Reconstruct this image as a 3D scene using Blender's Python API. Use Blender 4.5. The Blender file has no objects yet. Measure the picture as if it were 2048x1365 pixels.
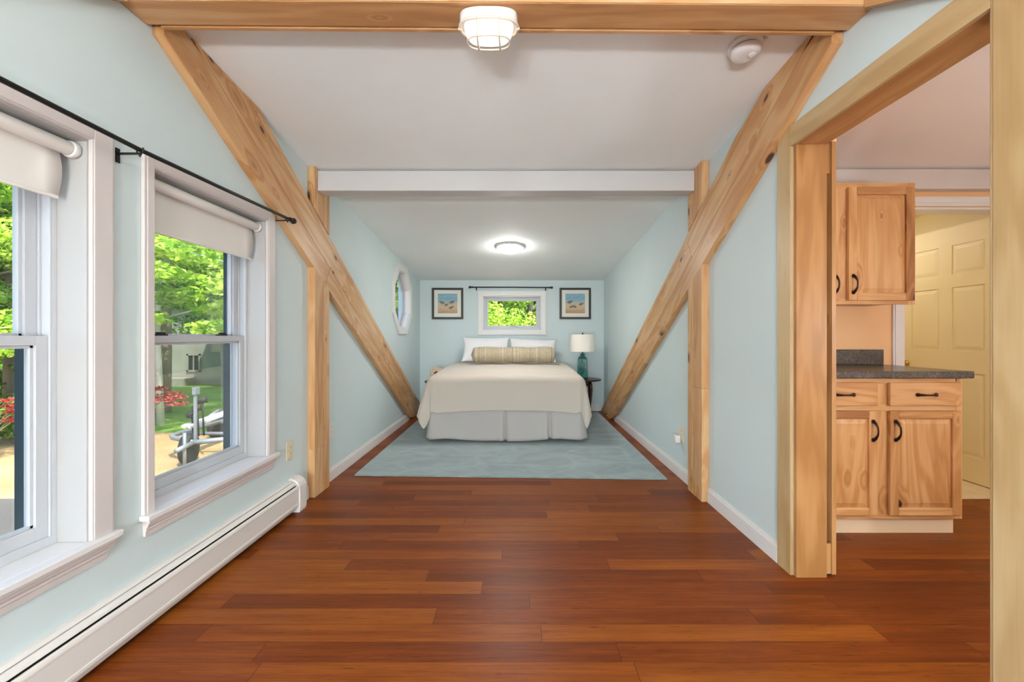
import bpy, bmesh, math, random
import numpy as np
from mathutils import Vector, Matrix

random.seed(7)
rng = np.random.default_rng(11)
SC = bpy.context.scene
COL = SC.collection
PI = math.pi

# ------------------------------------------------------------------ room sizes (metres)
F = 850.0                # focal length in pixels of the 2048 px wide frame
H = 1.10                 # eye height
VX, VY = 1034.0, 672.0   # vanishing point in the frame
XL, XR, YB = -1.42, 1.27, 6.22
def ceil_z(y): return 2.546 - 0.102 * y

# ------------------------------------------------------------------ materials
def new_mat(name):
    m = bpy.data.materials.new(name); m.use_nodes = True
    nt = m.node_tree
    return m, nt, nt.nodes['Principled BSDF'], nt.nodes['Material Output']

def node(nt, t, ins=None, **kw):
    n = nt.nodes.new(t)
    for k, v in kw.items(): setattr(n, k, v)
    for k, v in (ins or {}).items():
        s = n.inputs[k]
        if isinstance(v, bpy.types.NodeSocket): nt.links.new(v, s)
        else: s.default_value = v
    return n

def math_n(nt, op, a, b=None, c=None, clamp=False):
    ins = {0: a}
    if b is not None: ins[1] = b
    if c is not None: ins[2] = c
    n = node(nt, 'ShaderNodeMath', ins, operation=op); n.use_clamp = clamp
    return n.outputs[0]

def ramp(nt, fac, stops):
    n = node(nt, 'ShaderNodeValToRGB', {'Fac': fac})
    el = n.color_ramp.elements
    while len(el) < len(stops): el.new(0.5)
    for e, (p, c) in zip(el, stops):
        e.position = p; e.color = (*c, 1) if len(c) == 3 else c
    return n.outputs['Color']

def mix(nt, fac, a, b, blend='MIX'):
    n = node(nt, 'ShaderNodeMix', data_type='RGBA', blend_type=blend)
    for k, v in ((0, fac), (6, a), (7, b)):
        s = n.inputs[k]
        if isinstance(v, bpy.types.NodeSocket): nt.links.new(v, s)
        else: s.default_value = v if not isinstance(v, tuple) or len(v) == 4 else (*v, 1)
    return n.outputs[2]

def scaled(nt, vec, s, loc=(0, 0, 0)):
    return node(nt, 'ShaderNodeMapping', {'Vector': vec, 'Scale': s, 'Location': loc}).outputs['Vector']

def noise(nt, vec, scale=1.0, detail=3.0, rough=0.5, dist=0.0):
    return node(nt, 'ShaderNodeTexNoise', {'Vector': vec, 'Scale': scale, 'Detail': detail, 'Roughness': rough, 'Distortion': dist}).outputs['Fac']

def s2l(h):
    h = h.lstrip('#'); r = [int(h[i:i+2], 16) / 255 for i in (0, 2, 4)]
    return tuple(x / 12.92 if x <= .04045 else ((x + .055) / 1.055) ** 2.4 for x in r)

def bump(nt, b, height, strength=0.1, dist=0.01):
    n = node(nt, 'ShaderNodeBump', {'Height': height, 'Strength': strength, 'Distance': dist})
    nt.links.new(n.outputs['Normal'], b.inputs['Normal'])

def paint(name, col, rough=0.5, var=0.03, bscale=180, bs=0.04, metal=0.0, spec=0.5):
    m, nt, b, o = new_mat(name)
    tc = node(nt, 'ShaderNodeTexCoord').outputs['Object']
    n = noise(nt, tc, 1.3, 4)
    lo = tuple(c * (1 - var) for c in col); hi = tuple(min(1, c * (1 + var)) for c in col)
    nt.links.new(ramp(nt, n, [(0.3, lo), (0.7, hi)]), b.inputs['Base Color'])
    b.inputs['Roughness'].default_value = rough
    b.inputs['Metallic'].default_value = metal
    b.inputs['Specular IOR Level'].default_value = spec
    if bs: bump(nt, b, noise(nt, tc, bscale, 2), bs, 0.004)
    return m

def wood(name, light, mid, dark, knot, rough=0.42, knots=0.80, kscale=(4.2, 8.0), contrast=1.0, swirl=0.35):
    """sawn wood; the vector attribute 'grain' runs along each board, 'tint' differs per board"""
    m, nt, b, o = new_mat(name)
    g = node(nt, 'ShaderNodeAttribute', attribute_name='grain').outputs['Vector']
    t = node(nt, 'ShaderNodeAttribute', attribute_name='tint').outputs['Fac']
    # knots
    vk = node(nt, 'ShaderNodeTexVoronoi', {'Vector': scaled(nt, g, (kscale[0], kscale[1], kscale[1])), 'Scale': 1.0, 'Randomness': 1.0})
    sep = node(nt, 'ShaderNodeSeparateColor', {'Color': vk.outputs['Color']})
    has = math_n(nt, 'GREATER_THAN', sep.outputs[0], knots)
    size = math_n(nt, 'MULTIPLY_ADD', sep.outputs[1], 0.13, 0.06)
    rel = math_n(nt, 'DIVIDE', vk.outputs['Distance'], size)
    near = math_n(nt, 'MULTIPLY', has, node(nt, 'ShaderNodeMapRange', {'Value': rel, 'From Min': 0.75, 'From Max': 1.1, 'To Min': 1, 'To Max': 0}).outputs[0])
    halo = math_n(nt, 'MULTIPLY', has, node(nt, 'ShaderNodeMapRange', {'Value': rel, 'From Min': 0.9, 'From Max': 3.2, 'To Min': 1, 'To Max': 0}).outputs[0])
    # grain, deflected round the knots
    warp = noise(nt, scaled(nt, g, (0.9, 5, 5)), 1.0, 3, 0.5, swirl)
    band = math_n(nt, 'SINE', math_n(nt, 'ADD', math_n(nt, 'MULTIPLY', warp, 34.0), math_n(nt, 'MULTIPLY', halo, 9.0)))
    band = math_n(nt, 'MULTIPLY_ADD', band, 0.5, 0.5)
    fine = noise(nt, scaled(nt, g, (4, 190, 190)), 1.0, 2, 0.6)
    blot = noise(nt, scaled(nt, g, (0.7, 3.2, 3.2), (3, 1, 7)), 1.0, 4, 0.55)
    f = math_n(nt, 'ADD', math_n(nt, 'MULTIPLY', band, 0.26 * contrast), math_n(nt, 'MULTIPLY', fine, 0.26 * contrast))
    f = math_n(nt, 'ADD', f, math_n(nt, 'MULTIPLY', blot, 0.9))
    f = math_n(nt, 'ADD', f, math_n(nt, 'MULTIPLY_ADD', t, 0.45, -0.52))
    f = math_n(nt, 'ADD', f, math_n(nt, 'MULTIPLY', halo, 0.22))
    c = ramp(nt, f, [(0.12, light), (0.5, mid), (0.95, dark)])
    c = mix(nt, near, c, (*knot, 1))
    nt.links.new(c, b.inputs['Base Color'])
    b.inputs['Roughness'].default_value = rough
    bump(nt, b, fine, 0.05, 0.003)
    return m

M = {}
M['wall'] = paint('aqua_wall_paint', s2l('c9d7d8'), 0.62)
M['ceiling'] = paint('ceiling_paint', s2l('e9eeee'), 0.75)
M['white'] = paint('white_trim_paint', s2l('e0dedc'), 0.38, 0.02, 60, 0.02)
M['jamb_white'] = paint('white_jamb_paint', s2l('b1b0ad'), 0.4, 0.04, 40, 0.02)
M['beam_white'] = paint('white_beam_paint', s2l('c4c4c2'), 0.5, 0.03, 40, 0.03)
M['whitewash'] = paint('whitewashed_board', s2l('d0c9c6'), 0.45, 0.05, 40, 0.03)
M['vinyl'] = paint('white_vinyl', s2l('c2c5c9'), 0.3, 0.01, 40, 0)
M['heater'] = paint('cream_enamel', s2l('dcd8d2'), 0.3, 0.01, 60, 0)
M['dark_gap'] = paint('dark_slot', s2l('1c1a18'), 0.8, 0.02, 60, 0)
M['orange'] = paint('orange_wall_paint', s2l('ecbd8c'), 0.6)
M['kitchen_ceiling'] = paint('kitchen_ceiling_paint', s2l('efe9e6'), 0.7)
M['yellow'] = paint('yellow_paint', s2l('ecdcae'), 0.5, 0.02)
M['teal'] = paint('dark_teal_paint', s2l('14323b'), 0.75, 0.06, 180, 0.04, 0.0, 0.15)
M['black'] = paint('black_iron', s2l('1b1c1d'), 0.42, 0.1, 200, 0.03, 0.4)
M['bronze'] = paint('oiled_bronze', s2l('3a2a22'), 0.28, 0.15, 80, 0.02, 0.75)
M['brass'] = paint('brass', s2l('c9a24a'), 0.22, 0.05, 80, 0, 1.0)
M['steel'] = paint('galvanised_steel', s2l('848b90'), 0.5, 0.25, 30, 0.05, 0.3)
M['plastic'] = paint('white_plastic', s2l('e0dedb'), 0.4, 0.01, 60, 0)
M['almond'] = paint('almond_plastic', s2l('dccfae'), 0.4, 0.01, 60, 0)
M['shade_fabric'] = paint('blind_fabric', s2l('dfdbd5'), 0.85, 0.02, 600, 0.1)
M['lamp_shade'] = paint('linen_shade', s2l('f1ebe0'), 0.85, 0.02, 500, 0.1)
M['dark_wood'] = paint('dark_mahogany', s2l('33201a'), 0.32, 0.25, 60, 0.02)
M['sheet'] = paint('white_cotton', s2l('e9e7e8'), 0.85, 0.02, 90, 0.08)
M['mat_board'] = paint('mat_board', s2l('ece8de'), 0.8, 0.01, 300, 0.02)
M['frame_black'] = paint('dark_frame', s2l('26221f'), 0.4, 0.1, 100, 0.03)
M['rubber'] = paint('black_rubber', s2l('2b2a2a'), 0.7, 0.15, 60, 0.1)
M['pine'] = wood('pine_boards', s2l('d3ae80'), s2l('bf8c58'), s2l('9b673a'), s2l('4a2c19'), 0.4, 0.56, (4.6, 10.0))
M['pine_pale'] = wood('pale_poplar', s2l('c4aa80'), s2l('b29365'), s2l('977748'), s2l('6b4526'), 0.42, 0.985)
M['seam_shadow'] = wood('painted_seam_shadow', s2l('8a6238'), s2l('6f4a28'), s2l('50331a'), s2l('35200f'), 0.6)  # dark tone that paints the shadow in the board gaps
M['maple'] = wood('maple_jamb', s2l('b98b58'), s2l('a0703f'), s2l('86572e'), s2l('523016'), 0.4, 0.97)
M['hickory'] = wood('rustic_hickory', s2l('dcb07c'), s2l('c7915a'), s2l('945f33'), s2l('3c2117'), 0.33, 0.72, (5.0, 10.0), 1.15, 0.9)
M['pale_ply'] = paint('pale_birch', s2l('e2ccab'), 0.5, 0.06, 60, 0.02)

def floor_mat():
    m, nt, b, o = new_mat('mahogany_bamboo_planks')
    tc = node(nt, 'ShaderNodeTexCoord').outputs['Object']
    xyz = node(nt, 'ShaderNodeSeparateXYZ', {'Vector': tc})
    x, y = xyz.outputs[0], xyz.outputs[1]
    RW, L = 0.094, 1.25
    yr = math_n(nt, 'DIVIDE', math_n(nt, 'ADD', y, 20.0), RW)
    row = math_n(nt, 'FLOOR', yr)
    off = node(nt, 'ShaderNodeTexWhiteNoise', {'W': row}, noise_dimensions='1D').outputs['Value']
    xr = math_n(nt, 'ADD', math_n(nt, 'DIVIDE', math_n(nt, 'ADD', x, 20.0), L), math_n(nt, 'MULTIPLY', off, 7.3))
    pl = math_n(nt, 'FLOOR', xr)
    pid = node(nt, 'ShaderNodeCombineXYZ', {0: pl, 1: row})
    rnd = node(nt, 'ShaderNodeTexWhiteNoise', {'Vector': pid.outputs[0]}, noise_dimensions='2D')
    fy = math_n(nt, 'FRACT', yr); fx = math_n(nt, 'FRACT', xr)
    ey = math_n(nt, 'MINIMUM', fy, math_n(nt, 'SUBTRACT', 1.0, fy))
    ex = math_n(nt, 'MINIMUM', fx, math_n(nt, 'SUBTRACT', 1.0, fx))
    seam = math_n(nt, 'MAXIMUM', math_n(nt, 'LESS_THAN', ey, 0.012), math_n(nt, 'LESS_THAN', ex, 0.0011))
    gv = node(nt, 'ShaderNodeVectorMath', {0: tc, 1: node(nt, 'ShaderNodeVectorMath', {0: rnd.outputs['Color'], 'Scale': 31.0}, operation='SCALE').outputs[0]}, operation='ADD').outputs[0]
    g1 = noise(nt, scaled(nt, gv, (1.6, 26, 1)), 1.0, 4, 0.6)
    g2 = noise(nt, scaled(nt, gv, (6, 170, 1)), 1.0, 4, 0.75)
    fleck = node(nt, 'ShaderNodeMapRange', {'Value': noise(nt, scaled(nt, gv, (14, 95, 1), (5, 9, 0)), 1.0, 2), 'From Min': 0.66, 'From Max': 0.76}).outputs[0]
    f = math_n(nt, 'ADD', math_n(nt, 'MULTIPLY', rnd.outputs['Value'], 0.22), math_n(nt, 'MULTIPLY', g1, 0.42))
    f = math_n(nt, 'ADD', f, math_n(nt, 'MULTIPLY', g2, 0.42))
    c = ramp(nt, f, [(0.22, s2l('3a1607')), (0.5, s2l('74350f')), (0.85, s2l('a55f1e'))])
    c = mix(nt, math_n(nt, 'MULTIPLY', fleck, 0.45), c, (*s2l('2c0f07'), 1))
    c = mix(nt, math_n(nt, 'MULTIPLY', seam, 0.6), c, (*s2l('2a0e06'), 1))
    nt.links.new(c, b.inputs['Base Color'])
    rr = math_n(nt, 'MULTIPLY_ADD', g1, 0.16, 0.30)
    nt.links.new(rr, b.inputs['Roughness'])
    b.inputs['Specular IOR Level'].default_value = 0.16
    bump(nt, b, math_n(nt, 'SUBTRACT', g2, math_n(nt, 'MULTIPLY', seam, 1.2)), 0.10, 0.003)
    return m
M['floor'] = floor_mat()

def rug_mat():
    m, nt, b, o = new_mat('teal_grey_pile')
    tc = node(nt, 'ShaderNodeTexCoord').outputs['Object']
    n1 = noise(nt, scaled(nt, tc, (1.2, 2.2, 1)), 1.4, 6, 0.62, 1.8)
    n2 = noise(nt, scaled(nt, tc, (14, 60, 1)), 1.0, 3, 0.6)
    vs = node(nt, 'ShaderNodeTexVoronoi', {'Vector': scaled(nt, tc, (1.6, 2.4, 1)), 'Scale': 1.0}, feature='DISTANCE_TO_EDGE')
    streak = node(nt, 'ShaderNodeMapRange', {'Value': vs.outputs['Distance'], 'From Min': 0.0, 'From Max': 0.05, 'To Min': 1, 'To Max': 0}).outputs[0]
    f = math_n(nt, 'ADD', math_n(nt, 'MULTIPLY', n1, 0.72), math_n(nt, 'MULTIPLY', n2, 0.35))
    f = math_n(nt, 'ADD', f, math_n(nt, 'MULTIPLY', streak, 0.10))
    c = ramp(nt, f, [(0.28, s2l('5f7273')), (0.55, s2l('7d9090')), (0.85, s2l('9aa7a2'))])
    nt.links.new(c, b.inputs['Base Color'])
    b.inputs['Roughness'].default_value = 0.95
    b.inputs['Sheen Weight'].default_value = 0.3
    bump(nt, b, n2, 0.3, 0.006)
    return m
M['rug'] = rug_mat()

def spread_mat():
    m, nt, b, o = new_mat('ribbed_cotton_spread')
    tc = node(nt, 'ShaderNodeTexCoord').outputs['Object']
    w = node(nt, 'ShaderNodeTexWave', {'Vector': tc, 'Scale': 42.0, 'Distortion': 1.5, 'Detail': 1.0}, wave_type='BANDS', bands_direction='Z')
    n = noise(nt, tc, 160, 2)
    b.inputs['Base Color'].default_value = (*s2l('c6bdb1'), 1)
    b.inputs['Roughness'].default_value = 0.9
    bump(nt, b, math_n(nt, 'ADD', w.outputs['Fac'], n), 0.12, 0.004)
    return m
M['spread'] = spread_mat()
M['skirt'] = paint('grey_white_linen', s2l('b3afab'), 0.9, 0.03, 300, 0.08)

def bolster_mat():
    m, nt, b, o = new_mat('striped_woven_cotton')
    tc = node(nt, 'ShaderNodeTexCoord').outputs['Object']
    x = node(nt, 'ShaderNodeSeparateXYZ', {'Vector': tc}).outputs[0]
    n1 = node(nt, 'ShaderNodeTexNoise', {'W': math_n(nt, 'MULTIPLY', x, 26.0), 'Scale': 1.0, 'Detail': 2.0}, noise_dimensions='1D').outputs['Fac']
    thread = noise(nt, scaled(nt, tc, (160, 30, 30)), 1.0, 2)
    f = math_n(nt, 'ADD', math_n(nt, 'MULTIPLY', n1, 0.9), math_n(nt, 'MULTIPLY_ADD', thread, 0.3, -0.1))
    c = ramp(nt, f, [(0.3, s2l('8f8471')), (0.45, s2l('bba888')), (0.55, s2l('9b9483')), (0.66, s2l('d0c4ab')), (0.8, s2l('949789'))])
    nt.links.new(c, b.inputs['Base Color']); b.inputs['Roughness'].default_value = 0.9
    bump(nt, b, thread, 0.2, 0.004)
    return m
M['bolster'] = bolster_mat()

def granite_mat():
    m, nt, b, o = new_mat('speckled_grey_laminate')
    tc = node(nt, 'ShaderNodeTexCoord').outputs['Object']
    n1 = noise(nt, tc, 110, 5, 0.75); n2 = noise(nt, tc, 9, 4)
    f = math_n(nt, 'ADD', math_n(nt, 'MULTIPLY', n1, 0.8), math_n(nt, 'MULTIPLY', n2, 0.2))
    c = ramp(nt, f, [(0.35, s2l('2a2623')), (0.52, s2l('534c47')), (0.68, s2l('7d746b'))])
    nt.links.new(c, b.inputs['Base Color']); b.inputs['Roughness'].default_value = 0.25
    return m
M['granite'] = granite_mat()

def emis_mat(name, col, st):
    m, nt, b, o = new_mat(name)
    b.inputs['Base Color'].default_value = (*col, 1)
    b.inputs['Emission Color'].default_value = (*col, 1)
    b.inputs['Emission Strength'].default_value = st
    b.inputs['Roughness'].default_value = 0.3
    return m
M['dome_glow'] = emis_mat('lit_frosted_dome', (1.0, 0.97, 0.94), 36.0)
M['rear_fill_glow'] = emis_mat('lit_rear_fill_dome', (1.0, 0.97, 0.94), 22.0)  # emission of the added domes over and behind the camera
M['fill_globe_glow'] = emis_mat('lit_fill_globe', (0.95, 0.97, 1.0), 94.0)  # emission of the globes added as fill behind the camera
M['kitchen_fill_globe'] = emis_mat('lit_kitchen_fill_globe', (1.0, 0.98, 0.96), 23.0)  # emission of the globe added to brighten the kitchen
M['bulkhead_glow'] = emis_mat('lit_bulkhead_glass', (1.0, 0.90, 0.76), 0.5)
M['cage_wire'] = paint('cage_wire', s2l('d6cdbf'), 0.5, 0.02, 60, 0)
M['small_room_fill_glow'] = emis_mat('lit_small_room_fill', (1.0, 0.97, 0.93), 10.0)  # emission of the dome added to brighten the small yellow room

def glass_mat():
    m, nt, b, o = new_mat('window_glass')
    tr = node(nt, 'ShaderNodeBsdfTransparent', {'Color': (0.97, 0.985, 0.98, 1)})
    gl = node(nt, 'ShaderNodeBsdfGlossy', {'Roughness': 0.02})
    fr = node(nt, 'ShaderNodeFresnel', {'IOR': 1.45})
    mx = node(nt, 'ShaderNodeMixShader', {0: math_n(nt, 'MULTIPLY', fr.outputs[0], 0.22), 1: tr.outputs[0], 2: gl.outputs[0]})
    nt.links.new(mx.outputs[0], o.inputs['Surface'])
    return m
M['glass'] = glass_mat()

def leaf_mat(name, cols, trans=0.45):
    m, nt, b, o = new_mat(name)
    t = node(nt, 'ShaderNodeAttribute', attribute_name='tint').outputs['Fac']
    n = len(cols)
    c = ramp(nt, t, [(i / (n - 1), k) for i, k in enumerate(cols)])
    d = node(nt, 'ShaderNodeBsdfDiffuse', {'Color': c})
    tl = node(nt, 'ShaderNodeBsdfTranslucent', {'Color': c})
    mx = node(nt, 'ShaderNodeMixShader', {0: trans, 1: d.outputs[0], 2: tl.outputs[0]})
    nt.links.new(mx.outputs[0], o.inputs['Surface'])
    return m
M['leaf'] = leaf_mat('maple_leaves', [s2l('4e7f22'), s2l('93bf38'), s2l('c9e05a'), s2l('e8f294')])
M['needle'] = leaf_mat('hemlock_needles', [s2l('35562a'), s2l('5d8636'), s2l('90b248'), s2l('bccd70')])
M['red_leaf'] = leaf_mat('red_maple_leaves', [s2l('7d2a28'), s2l('b2504a'), s2l('d98a7d')])
M['bark'] = paint('grey_bark', s2l('7d7263'), 0.9, 0.3, 30, 0.4)
M['birch'] = paint('pale_bark', s2l('c9c6be'), 0.85, 0.25, 20, 0.3)
M['bark_red'] = paint('reddish_bark', s2l('b98d78'), 0.9, 0.35, 30, 0.4)

def ground_mat(name, a, bb, c3, scale, rough=0.95):
    m, nt, b, o = new_mat(name)
    tc = node(nt, 'ShaderNodeTexCoord').outputs['Object']
    n1 = noise(nt, tc, scale, 6, 0.7); n2 = noise(nt, tc, 0.6, 4)
    f = math_n(nt, 'ADD', math_n(nt, 'MULTIPLY', n1, 0.65), math_n(nt, 'MULTIPLY', n2, 0.35))
    nt.links.new(ramp(nt, f, [(0.32, a), (0.5, bb), (0.68, c3)]), b.inputs['Base Color'])
    b.inputs['Roughness'].default_value = rough
    bump(nt, b, n1, 0.4, 0.03)
    return m
M['gravel'] = ground_mat('tan_gravel', s2l('7d6745'), s2l('ab9064'), s2l('cbb28a'), 26)
M['asphalt'] = ground_mat('grey_asphalt', s2l('44423f'), s2l('5a5754'), s2l('706c66'), 60)
M['lawn'] = ground_mat('mown_lawn', s2l('42691f'), s2l('688f30'), s2l('8cb049'), 14)
M['siding'] = paint('grey_green_siding', s2l('8a8a7c'), 0.85, 0.12, 8, 0.1)
M['shingle'] = ground_mat('grey_shingles', s2l('6c7074'), s2l('858a8e'), s2l('9fa4a6'), 20)
M['fascia'] = paint('rust_fascia', s2l('9c6242'), 0.7, 0.1, 20, 0.05)
M['tile'] = ground_mat('tan_floor_tile', s2l('d8bd90'), s2l('e3cda2'), s2l('ead9b6'), 8, 0.4)

# ------------------------------------------------------------------ mesh builder
OFF = {}
class MB:
    def __init__(self):
        self.v = []; self.f = []; self.g = []; self.t = []; self.mi = []; self.sm = []
    def add(self, verts, faces, grain=None, tint=0.5, mi=0, smooth=False):
        b = len(self.v)
        verts = [tuple(p) for p in verts]
        self.v += verts
        self.f += [tuple(b + i for i in f) for f in faces]
        self.mi += [mi] * len(faces); self.sm += [smooth] * len(faces)
        if grain is None: grain = lambda p: p
        o = (random.uniform(0, 40), random.uniform(0, 40), random.uniform(0, 40))
        for p in verts:
            q = grain(p); self.g.append((q[0] + o[0], q[1] + o[1], q[2] + o[2]))
        self.t += [tint] * len(verts)
        return self
    def box(self, x0, x1, y0, y1, z0, z1, ax='z', tint=None, mi=0):
        v = [(x, y, z) for x in (x0, x1) for y in (y0, y1) for z in (z0, z1)]
        f = [(0, 1, 3, 2), (4, 6, 7, 5), (0, 4, 5, 1), (2, 3, 7, 6), (0, 2, 6, 4), (1, 5, 7, 3)]
        g = {'x': lambda p: (p[0], p[1], p[2]), 'y': lambda p: (p[1], p[0], p[2]), 'z': lambda p: (p[2], p[0], p[1])}[ax]
        return self.add(v, f, g, random.random() if tint is None else tint, mi)
    def prism(self, poly, ext, grain=None, tint=None, mi=0, smooth=False):
        n = len(poly); e = Vector(ext)
        v = [Vector(p) for p in poly] + [Vector(p) + e for p in poly]
        f = [tuple(range(n - 1, -1, -1)), tuple(range(n, 2 * n))] + [(i, (i + 1) % n, n + (i + 1) % n, n + i) for i in range(n)]
        return self.add(v, f, grain, random.random() if tint is None else tint, mi, smooth)
    def lathe(self, prof, c, axis=(0, 0, 1), seg=32, mi=0, sx=1.0, sy=1.0, ref=None, power=None):
        a = Vector(axis).normalized()
        r = Vector(ref) if ref else (Vector((1, 0, 0)) if abs(a.x) < 0.9 else Vector((0, 1, 0)))
        u = (r - a * r.dot(a)).normalized(); w = a.cross(u); c = Vector(c)
        v = []; f = []
        for (rad, h) in prof:
            for k in range(seg):
                th = 2 * PI * k / seg; cx, sy_ = math.cos(th), math.sin(th)
                if power:
                    q = (abs(cx) ** power + abs(sy_) ** power) ** (-1 / power)
                    cx *= q; sy_ *= q
                v.append(c + a * h + u * (rad * sx * cx) + w * (rad * sy * sy_))
        for i in range(len(prof) - 1):
            for k in range(seg):
                k2 = (k + 1) % seg
                f.append((i * seg + k, i * seg + k2, (i + 1) * seg + k2, (i + 1) * seg + k))
        f.append(tuple(range(seg))[::-1]); f.append(tuple((len(prof) - 1) * seg + k for k in range(seg)))
        return self.add(v, f, None, 0.5, mi, True)
    def tube(self, pts, r, seg=10, mi=0, closed=False):
        pts = [Vector(p) for p in pts]; n = len(pts)
        rs = r if isinstance(r, (list, tuple)) else [r] * n
        v = []; f = []
        up = None
        for i, p in enumerate(pts):
            if closed: d = (pts[(i + 1) % n] - pts[i - 1]).normalized()
            else: d = (pts[min(i + 1, n - 1)] - pts[max(i - 1, 0)]).normalized()
            if up is None:
                up = Vector((0, 0, 1)) if abs(d.z) < 0.9 else Vector((1, 0, 0))
            s = d.cross(up).normalized(); up = s.cross(d).normalized()
            for k in range(seg):
                th = 2 * PI * k / seg
                v.append(p + (s * math.cos(th) + up * math.sin(th)) * rs[i])
        for i in range(n if closed else n - 1):
            j = (i + 1) % n
            for k in range(seg):
                k2 = (k + 1) % seg
                f.append((i * seg + k, i * seg + k2, j * seg + k2, j * seg + k))
        if not closed:
            f.append(tuple(range(seg))[::-1]); f.append(tuple((n - 1) * seg + k for k in range(seg)))
        return self.add(v, f, None, 0.5, mi, True)
    def sphere(self, c, r, seg=16, mi=0, sc=(1, 1, 1)):
        v = []; f = []; rings = seg // 2
        for i in range(1, rings):
            th = PI * i / rings
            for k in range(seg):
                ph = 2 * PI * k / seg
                v.append((c[0] + r * sc[0] * math.sin(th) * math.cos(ph), c[1] + r * sc[1] * math.sin(th) * math.sin(ph), c[2] + r * sc[2] * math.cos(th)))
        for i in range(rings - 2):
            for k in range(seg):
                k2 = (k + 1) % seg
                f.append((i * seg + k, (i + 1) * seg + k, (i + 1) * seg + k2, i * seg + k2))
        f.append(tuple(range(seg))); f.append(tuple((rings - 2) * seg + k for k in range(seg))[::-1])
        return self.add(v, f, None, 0.5, mi, True)
    def grid(self, P, smooth=True, mi=0):
        n, m = len(P), len(P[0])
        v = [p for row in P for p in row]
        f = [(i * m + j, (i + 1) * m + j, (i + 1) * m + j + 1, i * m + j + 1) for i in range(n - 1) for j in range(m - 1)]
        return self.add(v, f, None, 0.5, mi, smooth)
    def build(self, name, mat, parent=None, bevel=0.0, seg=2, loc=None, sub=0, solid=0.0, norm=True):
        off = Vector(OFF.get(parent.name, (0, 0, 0))) if parent else Vector(loc or (0, 0, 0))
        me = bpy.data.meshes.new(name)
        me.from_pydata([tuple(Vector(p) - off) for p in self.v], [], self.f)
        for mm in (mat if isinstance(mat, (list, tuple)) else [mat]):
            me.materials.append(M[mm] if isinstance(mm, str) else mm)
        me.polygons.foreach_set('material_index', self.mi)
        me.polygons.foreach_set('use_smooth', self.sm)
        if norm:
            bm = bmesh.new(); bm.from_mesh(me); bmesh.ops.recalc_face_normals(bm, faces=bm.faces); bm.to_mesh(me); bm.free()
        at = me.attributes.new('grain', 'FLOAT_VECTOR', 'POINT'); at.data.foreach_set('vector', [x for g in self.g for x in g])
        at = me.attributes.new('tint', 'FLOAT', 'POINT'); at.data.foreach_set('value', self.t)
        me.update()
        o = bpy.data.objects.new(name, me); COL.objects.link(o)
        if parent: o.parent = parent
        else: o.location = off
        OFF[o.name] = tuple(off)
        if bevel:
            md = o.modifiers.new('edge', 'BEVEL'); md.width = bevel; md.segments = seg; md.limit_method = 'ANGLE'; md.angle_limit = math.radians(40)
        if solid:
            md = o.modifiers.new('thick', 'SOLIDIFY'); md.thickness = solid; md.offset = 1
        if sub:
            md = o.modifiers.new('smooth', 'SUBSURF'); md.levels = sub; md.render_levels = sub
        return o

def tag(o, label, cat, group=None, kind=None):
    o['label'] = label; o['category'] = cat
    if group: o['group'] = group
    if kind: o['kind'] = kind
    return o
def thing(name, loc, label, cat, group=None, kind=None):
    o = bpy.data.objects.new(name, None); o.location = loc; o.empty_display_size = 0.1
    COL.objects.link(o); OFF[o.name] = tuple(loc)
    return tag(o, label, cat, group, kind)
def part(o, label): o['label'] = label; return o

def wall_holes(mb, axis, p0, p1, a0, a1, b0, b1, holes, mi_a=0, mi_b=0):
    """wall slab between planes p0 and p1 (axis 'x' or 'y'); a = horizontal, b = height; rectangular holes (a0,a1,b0,b1)"""
    As = sorted({a0, a1, *[h[0] for h in holes], *[h[1] for h in holes]})
    Bs = sorted({b0, b1, *[h[2] for h in holes], *[h[3] for h in holes]})
    As = [a for a in As if a0 <= a <= a1]; Bs = [b for b in Bs if b0 <= b <= b1]
    def inh(a, b): return any(h[0] < a < h[1] and h[2] < b < h[3] for h in holes)
    def P(p, a, b): return (p, a, b) if axis == 'x' else (a, p, b)
    def solid(i, j):
        if i < 0 or j < 0 or i >= len(As) - 1 or j >= len(Bs) - 1: return False
        return not inh((As[i] + As[i + 1]) / 2, (Bs[j] + Bs[j + 1]) / 2)
    for i in range(len(As) - 1):
        for j in range(len(Bs) - 1):
            if not solid(i, j): continue
            A, A2, B, B2 = As[i], As[i + 1], Bs[j], Bs[j + 1]
            mb.add([P(p0, A, B), P(p0, A2, B), P(p0, A2, B2), P(p0, A, B2)], [(0, 1, 2, 3)], mi=mi_a)
            mb.add([P(p1, A, B), P(p1, A2, B), P(p1, A2, B2), P(p1, A, B2)], [(3, 2, 1, 0)], mi=mi_b)
            for (di, dj, q) in ((-1, 0, ((A, B), (A, B2))), (1, 0, ((A2, B), (A2, B2))), (0, -1, ((A, B), (A2, B))), (0, 1, ((A, B2), (A2, B2)))):
                if not solid(i + di, j + dj):
                    mb.add([P(p0, *q[0]), P(p0, *q[1]), P(p1, *q[1]), P(p1, *q[0])], [(0, 1, 2, 3)], mi=mi_a)
    return mb

# ================================================================== SHELL
YR = -2.7                                   # rear wall of the room, behind the camera
KX = 3.62                                   # far side of kitchen
WIN = [(0.66, 1.40, 0.42, 1.742), (1.655, 2.392, 0.42, 1.742), (-0.60, 0.14, 0.42, 1.742), (-1.80, -1.06, 0.42, 1.742)]
OC = (5.25, 1.543)                          # octagon centre (y, z)
OA = 0.352                                  # opening apothem
OP = OA + 0.20

fl = MB(); fl.box(XL - 0.2, KX + 0.1, YR - 0.1, YB + 0.1, -0.12, 0.0)
tag(fl.build('floor', 'floor'), 'reddish brown plank floor running through bedroom and kitchen', 'floor', kind='structure')

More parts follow.
